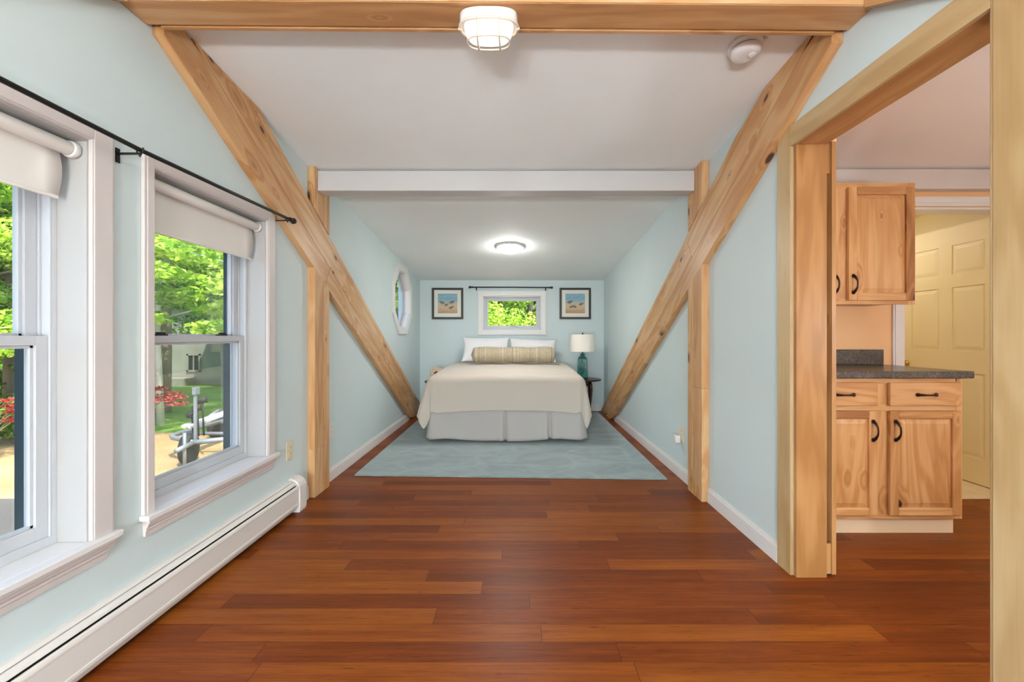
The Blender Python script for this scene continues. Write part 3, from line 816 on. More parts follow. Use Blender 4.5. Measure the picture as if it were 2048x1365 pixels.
def outlet(axis, plane, sign, a, z, mat, label):
    t = thing('wall_outlet', (plane, a, z) if axis == 'x' else (a, plane, z), label, 'outlet', 'wall outlets')
    def B(mb, d0, d1, a0, a1, z0, z1):
        p, q = sorted((plane + sign * d0, plane + sign * d1))
        return mb.box(p, q, a0, a1, z0, z1) if axis == 'x' else mb.box(a0, a1, p, q, z0, z1)
    B(MB(), 0.0006, 0.006, a - 0.035, a + 0.035, z - 0.057, z + 0.057).build('cover_plate', mat, t, bevel=0.002)
    for dz in (-0.02, 0.02):
        r = B(MB(), 0.006, 0.0085, a - 0.017, a + 0.017, z + dz - 0.014, z + dz + 0.014).build('receptacle', mat, t, bevel=0.003)
        mb = MB(); B(mb, 0.0086, 0.0089, a - 0.008, a - 0.006, z + dz - 0.002, z + dz + 0.008); B(mb, 0.0086, 0.0089, a + 0.006, a + 0.008, z + dz - 0.002, z + dz + 0.008)
        mb.build('slot', 'dark_gap', r)
    return t
outlet('x', XL, 1, 2.646, 0.385, 'almond', 'almond wall outlet between the left window and the post')
outlet('x', XL, 1, 3.235, 0.385, 'plastic', 'white wall outlet just past the left post')
t = outlet('x', XR, -1, 3.265, 0.345, 'almond', 'almond wall outlet left of the right post with clear plug')
MB().box(XR - 0.05, XR - 0.0092, 3.27, 3.32, 0.275, 0.33).build('plug_cap', 'plastic', t, bevel=0.006)

# ================================================================== BACK WALL PICTURES
def print_mat(name, horizon):
    m, nt, b, o = new_mat(name)
    tc = node(nt, 'ShaderNodeTexCoord').outputs['Object']
    z = node(nt, 'ShaderNodeSeparateXYZ', {'Vector': tc}).outputs[2]
    n = noise(nt, scaled(nt, tc, (9, 1, 60)), 1.0, 4, 0.6); n2 = noise(nt, tc, 40, 4)
    f = math_n(nt, 'ADD', math_n(nt, 'MULTIPLY_ADD', z, 3.4, 0.42 - horizon), math_n(nt, 'MULTIPLY', math_n(nt, 'SUBTRACT', n, 0.5), 0.35))
    c = ramp(nt, f, [(0.0, s2l('c08a63')), (0.22, s2l('d9b48c')), (0.38, s2l('c9b9a0')), (0.5, s2l('8fb6c4')), (0.68, s2l('5c9cc4')), (0.8, s2l('7fb3cc')), (1.0, s2l('3d7aa6'))])
    c = mix(nt, math_n(nt, 'MULTIPLY', n2, 0.35), c, (*s2l('e2d8c8'), 1))
    nt.links.new(c, b.inputs['Base Color']); b.inputs['Roughness'].default_value = 0.6
    return m
M['print_a'] = print_mat('shore_print_a', 0.0); M['print_b'] = print_mat('shore_print_b', 0.02)
M['bird_grey'] = paint('painted_bird_grey', s2l('84756c'), 0.7, 0.25, 60, 0)
def bird(mb, x, z, s, d, y):
    """small wading bird painted on the print: body, head, bill, legs"""
    def ell(cx, cz, a, b, rot=0, n=14):
        return [(x + d * s * (cx + a * math.cos(t) * math.cos(rot) - b * math.sin(t) * math.sin(rot)), y, z + s * (cz + a * math.cos(t) * math.sin(rot) + b * math.sin(t) * math.cos(rot))) for t in [2 * PI * i / n for i in range(n)]]
    for poly in (ell(0, 0, 1.0, 0.55, 0.25), ell(0.95, 0.5, 0.3, 0.27),
                 [(x + d * s * a, y, z + s * b) for a, b in ((1.15, 0.58), (1.15, 0.46), (1.9, 0.32))],
                 [(x + d * s * a, y, z + s * b) for a, b in ((-0.8, 0.0), (-0.7, -0.3), (-1.5, -0.3))],
                 [(x + d * s * a, y, z + s * b) for a, b in ((0.1, -0.35), (0.2, -0.35), (0.25, -1.1), (0.17, -1.1))],
                 [(x + d * s * a, y, z + s * b) for a, b in ((-0.2, -0.35), (-0.1, -0.35), (-0.15, -1.1), (-0.23, -1.1))]):
        mb.prism(poly, (0, -0.0006, 0), mi=1)
def picture(cx, cz, mat, birds, label):
    t = thing('framed_picture', (cx, YB, cz), label, 'picture', 'framed shore pictures on the back wall')
    h = 0.228; fw = 0.030
    mb = MB()
    for (a, b, c, d) in ((-h, -h + fw, -h, h), (h - fw, h, -h, h), (-h + fw, h - fw, -h, -h + fw), (-h + fw, h - fw, h - fw, h)):
        mb.box(cx + a, cx + b, YB - 0.028, YB - 0.001, cz + c, cz + d)
    mb.build('frame', 'frame_black', t, bevel=0.003)
    MB().box(cx - h + fw, cx + h - fw, YB - 0.012, YB - 0.006, cz - h + fw, cz + h - fw).build('mat_board', 'mat_board', t)
    mb = MB(); p = 0.143
    mb.box(cx - p, cx + p, YB - 0.0135, YB - 0.0122, cz - p, cz + p)
    for (x, z, s, d) in birds: bird(mb, cx + x, cz + z, s, d, YB - 0.0136)
    mb.build('shore_print', [mat, 'bird_grey'], t)
    MB().box(cx - h + fw, cx + h - fw, YB - 0.019, YB - 0.0175, cz - h + fw, cz + h - fw).build('glazing', 'glass', t)
picture(-1.013, 1.571, 'print_a', [(-0.08, 0.015, 0.034, -1), (-0.02, -0.02, 0.030, 1), (0.06, 0.02, 0.036, 1), (0.05, -0.06, 0.034, 1)], 'dark framed shorebird picture left of the small window')
picture(0.850, 1.572, 'print_b', [(-0.08, 0.02, 0.036, 1), (-0.01, -0.045, 0.030, -1), (0.085, -0.01, 0.030, 1), (-0.06, -0.05, 0.026, 1)], 'dark framed shorebird picture right of the small window')

# ================================================================== BED
BX = -0.112                                   # centre line
BF, BH = 4.375, 6.16                          # foot and head of the mattress
HW = 0.765
t = thing('bed', (BX, 5.3, 0), 'queen bed dressed in white under the small back window', 'bed')
MB().box(BX - HW + .02, BX + HW - .02, BF + .02, BH, 0.40, 0.655).build('mattress', 'sheet', t, bevel=0.05, seg=4)
MB().box(BX - HW + .02, BX + HW - .02, BF + .03, BH, 0.19, 0.398).build('box_spring', 'sheet', t, bevel=0.01)
for x in (BX - HW + 0.06, BX + HW - 0.06):
    MB().box(x - .02, x + .02, BF + .05, BH - 0.02, 0.145, 0.19).build('side_rail', 'black', t)
    for y in (BF + .12, BH - .12): MB().lathe([(0.018, 0), (0.018, 0.15)], (x, y, 0.0125), seg=12).build('leg', 'black', t)
# pleated skirt round three sides
def skirt():
    path = []
    pts = [(BX - HW - 0.005, BH - 0.03), (BX - HW - 0.005, BF - 0.0), (BX + HW + 0.005, BF - 0.0), (BX + HW + 0.005, BH - 0.03)]
    for s in range(3):
        a, b = Vector(pts[s]), Vector(pts[s + 1]); n = 130
        d = (b - a).normalized(); nrm = Vector((d.y, -d.x))
        L = (b - a).length
        for i in range(n + (1 if s == 2 else 0)):
            path.append((a + (b - a) * i / n, nrm, s, i / n, L))
    rows = []
    pl = [0.0, 0.495, 0.79, 1.0]
    for k in range(15):
        u = k / 14
        z = 0.395 - (0.395 - 0.030) * u
        row = []
        for (p, nrm, s, q, L) in path:
            o = 0.012 + 0.045 * u
            # box pleats
            for c in (pl if s == 1 else [0.0, 0.33, 0.66, 1.0]):
                dd = (q - c) * L
                o -= 0.042 * (0.3 + 0.7 * u) * math.exp(-(dd / 0.013) ** 2) if 0 < c < 1 else 0
                o += 0.012 * u * math.exp(-((abs(dd) - 0.045) / 0.03) ** 2) if 0 < c < 1 else 0
            o += 0.007 * u * math.sin(q * L * 9 + s) + 0.004 * u * math.sin(q * L * 23 + 1)
            wob = 0.010 * math.sin(q * L * 5.2 + 0.8 * s) + 0.006 * math.sin(q * L * 11)
            row.append((p.x + nrm.x * o, p.y + nrm.y * o, z + wob * u * u + 0.008 * u))
        rows.append(row)
    m = MB(); m.grid(rows); return m
skirt().build('bed_skirt', 'skirt', t, solid=0.002)

# bedspread draped over foot and sides
def topz(y):
    u = (y - BF) / (BH - BF)
    return 0.680 + 0.036 * min(1, max(0, u / 0.55))
def spread():
    R = 0.065
    ov_side, ov_foot = 0.46, 0.372
    x0, x1, yf, yh = BX - HW + 0.02, BX + HW - 0.02, BF + 0.035, 6.10
    S = []
    ns, nt_ = 84, 84
    ss = [-ov_side + (2 * ov_side + (x1 - x0)) * i / ns for i in range(ns + 1)]
    ts = [-ov_foot + (ov_foot + (yh - yf)) * j / nt_ for j in range(nt_ + 1)]
    def hang(a):
        q = R * PI / 2
        if a < q: return R * math.sin(a / R), R * (1 - math.cos(a / R))
        return R, R + (a - q)
    def interp(th, tab):
        for (a, va), (b, vb) in zip(tab, tab[1:]):
            if th <= b:
                u = (th - a) / (b - a); u = u * u * (3 - 2 * u)
                return va + (vb - va) * u
        return tab[-1][1]
    flare_t = [(0, 0.20), (14, 0.27), (30, 0.22), (46, 0.02), (62, -0.02), (76, 0.02), (90, 0.03)]
    len_t = [(0, 0.97), (30, 0.92), (45, 1.0), (56, 1.06), (68, 1.04), (90, 1.07)]
    P = []
    for tt in ts:
        row = []
        for s in ss:
            W = x1 - x0
            a = -s if s < 0 else (s - W if s > W else 0); sgn = -1 if s < 0 else 1
            b = -tt if tt < 0 else 0
            bx = min(max(s, 0), W) + x0; by = max(tt, 0) + yf
            zt = topz(by) + 0.012 * (1 - ((bx - BX) / HW) ** 2)
            if a == 0 and b == 0:
                z = zt + 0.003 * math.sin(bx * 17 + by * 5) * math.sin(by * 13)
                row.append((bx, by, z)); continue
            r = math.hypot(a, b); th = math.degrees(math.atan2(b, a))
            r *= interp(th, len_t)
            if a == 0: r *= 1 + 0.07 * ((bx - BX) / HW) ** 4
            o, dr = hang(r)
            fl_ = interp(th, flare_t)
            if sgn > 0: fl_ *= 0.62
            fl_ *= 1 - 0.75 * min(1, max(0, (by - 4.6) / 0.7))
            o += fl_ * max(0, dr - 0.03)
            fold = 0.010 * math.sin((by if b == 0 else bx) * 11 + sgn) * min(1, dr / 0.3)
            if a == 0: fold = 0.006 * math.sin(bx * 9 + 0.7) * min(1, dr / 0.3)
            o += fold
            ang = math.radians(th)
            if a > 0 and b > 0:
                dx, dy = math.cos(ang), math.sin(ang)
            else: dx, dy = (1, 0) if a > 0 else (0, 1)
            row.append((bx + sgn * dx * o, by - dy * o, max(0.10, zt - dr)))
        P.append(row)
    m = MB(); m.grid(P); return m
tag(spread().build('bedspread', 'spread', solid=0.006, sub=1), 'off-white ribbed bedspread hanging over the sides of the bed', 'bedspread')

def pillow(name, c, w, h, th, tilt, yaw, mat, label, cat, seed, pinch=0.08, roll=0.0):
    n = 26; P1 = []; P2 = []
    R = Matrix.Rotation(yaw, 4, 'Z') @ Matrix.Rotation(tilt, 4, 'X') @ Matrix.Rotation(roll, 4, 'Y')
    r = random.Random(seed)
    ph = [r.uniform(0, 6) for _ in range(6)]
    for sgn, P in ((1, P1), (-1, P2)):
        for i in range(n + 1):
            u = -1 + 2 * i / n; row = []
            for j in range(n + 1):
                v = -1 + 2 * j / n
                e = max(0, (1 - abs(u) ** 2.2)) ** 0.62 * max(0, (1 - abs(v) ** 2.2)) ** 0.62
                x = u * w / 2 * (1 - pinch * (1 - v * v)) ; z = v * h / 2 * (1 - pinch * 1.2 * (1 - u * u))
                wr = 0.05 * math.sin(5 * u + ph[0] + 3 * v) + 0.04 * math.sin(9 * v + ph[1] - 4 * u)
                y = sgn * th / 2 * e * (1 + wr)
                row.append(Vector(c) + R @ Vector((x, y, z)))
            P.append(row)
    mb = MB(); mb.grid(P1); mb.grid(P2)
    o = mb.build(name, mat, None, loc=c, sub=1)
    bm = bmesh.new(); bm.from_mesh(o.data); bmesh.ops.remove_doubles(bm, verts=bm.verts, dist=0.0005); bmesh.ops.recalc_face_normals(bm, faces=bm.faces); bm.to_mesh(o.data); bm.free()
    return tag(o, label, cat, 'white bed pillows' if name == 'pillow' else None)
pillow('pillow', (-0.435, 5.90, 0.912), 0.67, 0.40, 0.17, math.radians(-32), 0.02, 'sheet', 'white pillow left of the pair, standing behind the striped bolster', 'pillow', 1)
pillow('pillow', (0.215, 5.905, 0.902), 0.68, 0.38, 0.17, math.radians(-34), -0.05, 'sheet', 'white pillow right of the pair, drooping towards the lamp', 'pillow', 2, 0.08, 0.05)

# striped bolster
mb = MB(); n = 40; P = []
for i in range(n + 1):
    u = -1 + 2 * i / n
    row = []
    e = (1 - abs(u) ** 34) ** 0.5 if abs(u) < 1 else 0
    for k in range(32):
        th = 2 * PI * k / 32
        ry, rz = 0.105, 0.100
        row.append((-0.045 + u * 0.545 + 0.004 * math.sin(th * 3), 5.50 + ry * e * math.cos(th) * (1 + 0.04 * math.sin(u * 7)), 0.852 + rz * e * math.sin(th) * (1 + 0.04 * math.sin(u * 9 + 1))))
    row.append(row[0]); P.append(row)
mb.grid(P)
tag(mb.build('bolster', 'bolster', loc=(-0.045, 5.5, 0.852)), 'long beige striped bolster cushion lying before the white pillows', 'cushion')

# rug
mb = MB()
c = [(-1.275, 3.325), (1.145, 3.235), (1.160, 6.10), (-1.285, 6.13)]
mb.prism([(x, y, 0.0005) for x, y in c], (0, 0, 0.011))
tag(mb.build('rug', 'rug', bevel=0.004), 'grey teal area rug on the plank floor under the bed', 'rug')

# bedside tables
def side_table(cx, cy, ztop, rx, ry, label, spread=1.0):
    t = thing('bedside_table', (cx, cy, 0), label, 'table', 'dark bedside tables')
    zb = 0.0125
    MB().lathe([(0.93, 0), (1.0, 0.006), (1.0, 0.016), (0.96, 0.022)], (cx, cy, ztop - 0.022), (0, 0, 1), 40, sx=rx, sy=ry).build('table_top', 'dark_wood', t)
    MB().lathe([(0.72 * spread, 0), (0.76 * spread, 0.07)], (cx, cy, ztop - 0.0925), (0, 0, 1), 32, sx=rx, sy=ry).build('apron', 'dark_wood', t)
    for a in (0.25 * PI, 0.75 * PI, 1.25 * PI, 1.75 * PI):
        dx, dy = math.cos(a) * rx * spread, math.sin(a) * ry * spread
        h = ztop - 0.03 - zb
        prof = [(0.62, 1.0, 0.020), (0.80, 0.88, 0.024), (0.88, 0.74, 0.021), (0.82, 0.55, 0.016), (0.72, 0.32, 0.012), (0.70, 0.14, 0.010), (0.78, 0.05, 0.011), (0.88, 0.0, 0.014)]
        MB().tube([(cx + dx * k, cy + dy * k, zb + h * q + (0.012 if q == 0 else 0)) for k, q, r in prof], [r for k, q, r in prof], 12).build('leg', 'dark_wood', t)
side_table(-1.10, 5.66, 0.505, 0.125, 0.19, 'dark wooden bedside table left of the bed')
side_table(0.955, 5.86, 0.505, 0.205, 0.20, 'dark wooden bedside table right of the bed under the lamp', 0.45)

# round plaque standing on the left table
t = thing('plaque', (-1.06, 5.62, 0.505), 'round sand-coloured plaque standing on the left bedside table', 'ornament')
m, nt, b, o = new_mat('carved_shell')
tc = node(nt, 'ShaderNodeTexCoord').outputs['Object']
vor = node(nt, 'ShaderNodeTexVoronoi', {'Vector': tc, 'Scale': 38.0})
nt.links.new(ramp(nt, vor.outputs['Distance'], [(0.15, s2l('d9c9b2')), (0.4, s2l('c4ab8d'))]), b.inputs['Base Color']); M['shell'] = m
ax = Vector((0.1, -1, 0.16))
MB().lathe([(0.070, 0), (0.085, 0.004), (0.088, 0.012), (0.080, 0.018), (0.05, 0.020)], (-1.065, 5.645, 0.598), ax, 32).build('disc', 'shell', t)
mb = MB()
for k in range(5):
    a = 2 * PI * k / 5 + 0.3
    mb.sphere((-1.065 + 0.022 * math.cos(a), 5.622, 0.600 + 0.022 * math.sin(a)), 0.013, 10, sc=(1, 0.4, 1))
part(mb.build('carving', 'dark_wood', t), 'dark carved flower')

# table lamp
LX, LY = 0.895, 5.80
t = thing('table_lamp', (LX, LY, 0.505), 'teal ceramic table lamp with white drum shade right of the bed', 'lamp')
M['teal_glaze'] = paint('teal_glaze', s2l('226c62'), 0.22, 0.25, 30, 0.05)
def loft_sq(mb, secs, cx, cy, mi=0, rot=0.35):
    v = []; f = []
    for (hx, hy, z) in secs:
        for (sx, sy) in ((-1, -1), (1, -1), (1, 1), (-1, 1)):
            x, y = sx * hx, sy * hy
            v.append((cx + x * math.cos(rot) - y * math.sin(rot), cy + x * math.sin(rot) + y * math.cos(rot), z))
    for i in range(len(secs) - 1):
        for k in range(4):
            f.append((i * 4 + k, i * 4 + (k + 1) % 4, (i + 1) * 4 + (k + 1) % 4, (i + 1) * 4 + k))
    f.append((3, 2, 1, 0)); L = (len(secs) - 1) * 4; f.append((L, L + 1, L + 2, L + 3))
    mb.add(v, f, mi=mi)
z0 = 0.506
rl = -0.25
mb = MB(); loft_sq(mb, [(0.074, 0.056, z0), (0.074, 0.056, z0 + 0.022)], LX, LY, rot=rl)
part(mb.build('foot', 'bronze', t, bevel=0.003), 'dark bronze foot')
mb = MB(); loft_sq(mb, [(0.066, 0.05, z0 + 0.022), (0.071, 0.055, z0 + 0.04), (0.061, 0.047, z0 + 0.275), (0.052, 0.040, z0 + 0.296), (0.030, 0.026, z0 + 0.318)], LX, LY, rot=rl)
bd = mb.build('ceramic_body', 'teal_glaze', t, bevel=0.006, seg=3)
mb = MB(); nx, ny = math.sin(rl), -math.cos(rl); tx, ty = math.cos(rl), math.sin(rl)
for r in range(7):
    zz = z0 + 0.085 + r * 0.028; wv = [0.010, 0.024, 0.032, 0.026, 0.032, 0.022, 0.008][r]
    hy = 0.055 - (zz - z0 - 0.04) / 0.235 * 0.008
    for q in (-1, -0.33, 0.33, 1):
        px, py = LX + nx * (hy + 0.002) + tx * wv * q, LY + ny * (hy + 0.002) + ty * wv * q
        mb.tube([(px - tx * .006, py - ty * .006, zz - 0.010 * q), (px, py, zz + 0.008), (px + tx * .006, py + ty * .006, zz + 0.010 * q)], 0.0028, 6)
part(mb.build('ornament', 'bronze', bd), 'bronze scrollwork on the front')
MB().lathe([(0.030, 0.0), (0.026, 0.010), (0.026, 0.022), (0.034, 0.026), (0.034, 0.036), (0.026, 0.040)], (LX, LY, z0 + 0.312), seg=24).build('neck', 'teal_glaze', t)
MB().lathe([(0.009, 0), (0.009, 0.26)], (LX, LY, z0 + 0.352), seg=12).build('stem', 'brass', t)
mb = MB(); seg = 48; v = []; f = []
zb_, zt_ = z0 + 0.380, z0 + 0.612
for (r, z) in ((0.172, zb_), (0.162, zt_), (0.159, zt_), (0.169, zb_)):
    for k in range(seg): v.append((LX + r * math.cos(2 * PI * k / seg), LY + r * math.sin(2 * PI * k / seg), z))
for i in range(4):
    for k in range(seg): f.append((i * seg + k, i * seg + (k + 1) % seg, ((i + 1) % 4) * seg + (k + 1) % seg, ((i + 1) % 4) * seg + k))
mb.add(v, f, smooth=False)
mb.tube([(LX - 0.16, LY, zt_ - 0.012), (LX + 0.16, LY, zt_ - 0.012)], 0.002, 6); mb.tube([(LX, LY - 0.16, zt_ - 0.012), (LX, LY + 0.16, zt_ - 0.012)], 0.002, 6)
mb.build('lamp_shade', 'lamp_shade', t)
MB().lathe([(0.004, 0.0), (0.012, 0.006), (0.006, 0.014), (0.010, 0.022), (0.004, 0.032)], (LX, LY, zt_ - 0.004), seg=14).build('finial', 'bronze', t)

# ================================================================== CEILING FIXTURES
cn = Vector((0, -0.102, -1)).normalized()       # ceiling normal pointing down
def dome(cx, cy, label, zc=None, n=cn, glow='dome_glow'):
    c = (cx, cy, (ceil_z(cy) if zc is None else zc) - 0.0008)
    t = thing('ceiling_light', c, label, 'ceiling light')
    MB().lathe([(0.150, 0.0), (0.156, 0.004), (0.156, 0.014), (0.146, 0.020), (0.135, 0.018)], c, n, 48).build('base_ring', 'plastic', t)
    R = 0.134; MB().lathe([(R, 0.0185), (R * 0.97, 0.030), (R * 0.88, 0.043), (R * 0.72, 0.055), (R * 0.5, 0.064), (R * 0.26, 0.069), (0.006, 0.071)], c, n, 48).build('diffuser', glow, t)
    u = Vector((1, 0, 0)); wv = n.cross(u)
    for k in range(3):
        a = 2 * PI * k / 3 + 0.5; p = Vector(c) + (u * math.cos(a) + wv * math.sin(a)) * 0.138 + n * 0.026
        MB().sphere(p, 0.007, 8).build('clip', 'plastic', t)
dome(-0.076, 4.63, 'round frosted dome light on the sloped ceiling above the bed')
dome(-0.1, 0.15, 'unseen dome fill light added on the flat ceiling above the camera', ceil_z(1.6) + 0.01, Vector((0, 0, -1)), 'rear_fill_glow')  # added out of view as fill light
dome(-0.1, -1.5, 'unseen dome fill light added on the flat ceiling behind the camera', ceil_z(1.6) + 0.01, Vector((0, 0, -1)), 'rear_fill_glow')  # second unseen dome, added to brighten the room from behind
dome(2.85, 3.75, 'unseen dome fill light added in the small yellow room', 2.10, Vector((0, 0, -1)), 'small_room_fill_glow')  # unseen source added to light the room past the door

def fill_globe_lamp(x, y, zg, label, glow='fill_globe_glow', hang=None):  # globes added out of view to raise the room brightness
    t = thing('fill_floor_lamp' if hang is None else 'fill_pendant_lamp', (x, y, 0 if hang is None else hang), label, 'lamp')
    if hang is None:
        MB().lathe([(0.14, 0.0005), (0.14, 0.015), (0.02, 0.03)], (x, y, 0), seg=32).build('base', 'black', t)
        MB().lathe([(0.012, 0.03), (0.012, zg - 0.13)], (x, y, 0), seg=12).build('pole', 'black', t)
    else:
        MB().lathe([(0.05, 0), (0.05, 0.02)], (x, y, hang - 0.021), seg=24).build('canopy', 'plastic', t)
        MB().lathe([(0.004, 0), (0.004, hang - zg - 0.12)], (x, y, zg + 0.12), seg=8).build('cord', 'black', t)
    MB().sphere((x, y, zg), 0.14, 28).build('globe', glow, t)
fill_globe_lamp(-0.75, -2.3, 0.85, 'added globe fill lamp behind the camera at the window side')  # both globes are unseen fill, set low to light the ceiling
fill_globe_lamp(-0.10, -2.3, 0.85, 'added globe fill lamp behind the camera at the kitchen side')
fill_globe_lamp(2.7, 0.55, 1.15, 'added globe fill pendant in the kitchen out of sight', 'kitchen_fill_globe', kceil(1.2))  # unseen fill added to light the kitchen and its ceiling

# caged bulkhead lamp under the tie beam
cx, cy, zt = -0.104, 1.5725, 2.279
t = thing('bulkhead_light', (cx, cy, zt), 'white caged bulkhead light glowing under the overhead pine beam', 'ceiling light')
dn = (0, 0, -1)
MB().lathe([(1.0, 0.0), (1.0, 0.030), (0.985, 0.036)], (cx, cy, zt), dn, 56, sx=0.106, sy=0.056, power=2.9).build('housing', 'plastic', t, bevel=0.002)
MB().lathe([(0.93, 0.034), (0.90, 0.052), (0.84, 0.070), (0.72, 0.084), (0.5, 0.092), (0.05, 0.094)], (cx, cy, zt), dn, 56, sx=0.098, sy=0.050, power=2.6).build('diffuser', 'bulkhead_glow', t)
mb = MB()
def oval(sx, sy, z, n=48, pw=2.7):
    out = []
    for k in range(n):
        a = 2 * PI * k / n; c_, s_ = math.cos(a), math.sin(a); q = (abs(c_) ** pw + abs(s_) ** pw) ** (-1 / pw)
        out.append((cx + sx * c_ * q, cy + sy * s_ * q, z))
    return out
mb.tube(oval(0.105, 0.055, zt - 0.040), 0.006, 8, closed=True)
mb.tube(oval(0.078, 0.040, zt - 0.094), 0.0034, 8, closed=True)
for dx in (-0.04, 0.04):
    mb.tube([(cx + dx, cy - 0.056, zt - 0.040), (cx + dx, cy - 0.053, zt - 0.070), (cx + dx, cy - 0.042, zt - 0.092), (cx + dx, cy - 0.02, zt - 0.099), (cx + dx, cy + 0.02, zt - 0.099), (cx + dx, cy + 0.042, zt - 0.092), (cx + dx, cy + 0.053, zt - 0.070), (cx + dx, cy + 0.056, zt - 0.040)], 0.0032, 8)
for sg in (-1, 1):
    mb.sphere((cx + sg * 0.107, cy, zt - 0.042), 0.008, 10)
part(mb.build('cage', 'cage_wire', t), 'pale wire cage')

# smoke detector
cy = 1.838; c = (0.986, cy, ceil_z(cy) - 0.0008)
t = thing('smoke_detector', c, 'round white smoke detector on the ceiling near the right brace', 'smoke detector')
MB().lathe([(0.066, 0), (0.070, 0.004), (0.070, 0.016), (0.064, 0.020)], c, cn, 40).build('mounting_plate', 'plastic', t)
part(MB().lathe([(0.056, 0.019), (0.056, 0.026)], c, cn, 40).build('vent_slot', 'dark_gap', t), 'dark vent slot')
MB().lathe([(0.060, 0.0255), (0.062, 0.030), (0.058, 0.044), (0.046, 0.054), (0.030, 0.056), (0.004, 0.056)], c, cn, 40).build('cover', 'plastic', t)
p = Vector(c) + cn * 0.057
MB().lathe([(0.016, 0), (0.016, 0.004), (0.012, 0.005)], p + Vector((0.018, -0.018, 0)), cn, 20).build('test_button', 'plastic', t)
MB().lathe([(0.006, 0), (0.008, 0.004), (0.004, 0.009)], (1.052, 1.80, ceil_z(1.80) - 0.0008), cn, 12).build('hook', 'plastic', t)

# ================================================================== KITCHEN OPENING (casing, jamb, pocket door)
mb = MB()
xc = XR - 0.0155
mb.box(xc, XR - 0.0005, 1.951, 2.050, 0.0, 2.066, 'z', 0.25)
mb.box(xc, XR - 0.0005, 1.128, 1.951, 1.970, 2.066, 'y', 0.30)
mb.box(xc, XR - 0.0005, 1.118, 1.1275, 0.0, 2.066, 'z', 0.05)
mb.box(xc - 0.004, XR - 0.0005, 1.005, 1.1178, 0.0, 2.2, 'z', 0.30)
tag(mb.build('trim_2', 'pine_pale', bevel=0.0015), 'pale wood casing framing the kitchen opening', 'trim', kind='structure')
mb = MB()
mb.box(XR - 0.0004, XR + 0.1375, 1.930, 1.9508, 0.0005, 1.970, 'z', 0.55)
mb.box(XR + 0.0, XR + 0.135, 1.1285, 1.930, 1.970, 1.9845, 'y', 0.35)
mb.box(XR + 0.0, XR + 0.135, 1.1285, 1.142, 0.0005, 1.970, 'z', 0.35)
tag(mb.build('trim_3', 'maple', bevel=0.001), 'reddish wood jamb lining the kitchen opening', 'trim', kind='structure')
mb = MB()
mb.box(XR + 0.164, XR + 0.184, 1.935, 2.20, 0.012, 1.985, 'z', 0.35)
mb.box(XR + 0.1405, XR + 0.164, 1.950, 1.965, 1.845, 1.985, 'z', 0.5)
mb.box(XR + 0.1405, XR + 0.164, 1.940, 1.955, 0.012, 0.150, 'z', 0.3)
tag(mb.build('trim_4', 'maple', bevel=0.001), 'narrow wood strip closing the sliding door pocket', 'trim', kind='structure')
d = thing('door_2', (XR + 0.152, 2.3, 0), 'sliding wood door tucked in its pocket beside the kitchen opening', 'door', kind='structure')
MB().box(XR + 0.143, XR + 0.161, 1.985, 2.20, 0.02, 1.96, 'z', 0.9).build('door_panel', 'maple', d)
MB().box(XR + 0.144, XR + 0.163, 1.962, 1.984, 0.905, 1.062, 'z', 0.6).build('door_pull', 'maple', d, bevel=0.003)
part(MB().box(XR + 0.145, XR + 0.172, 1.950, 1.968, 0.0005, 0.012).build('floor_guide', 'black', d), 'black floor guide')
# kitchen side lining wall of the pocket
mb = MB(); mb.box(XR + 0.164, XR + 0.184, 2.20, KY - 0.001, 0.0, 2.1)
mb.box(XR + 0.138, XR + 0.184, 1.935, KY - 0.001, 1.986, 2.1)
tag(mb.build('wall_pocket', 'orange'), 'orange wall covering the sliding door pocket', 'wall', kind='structure')

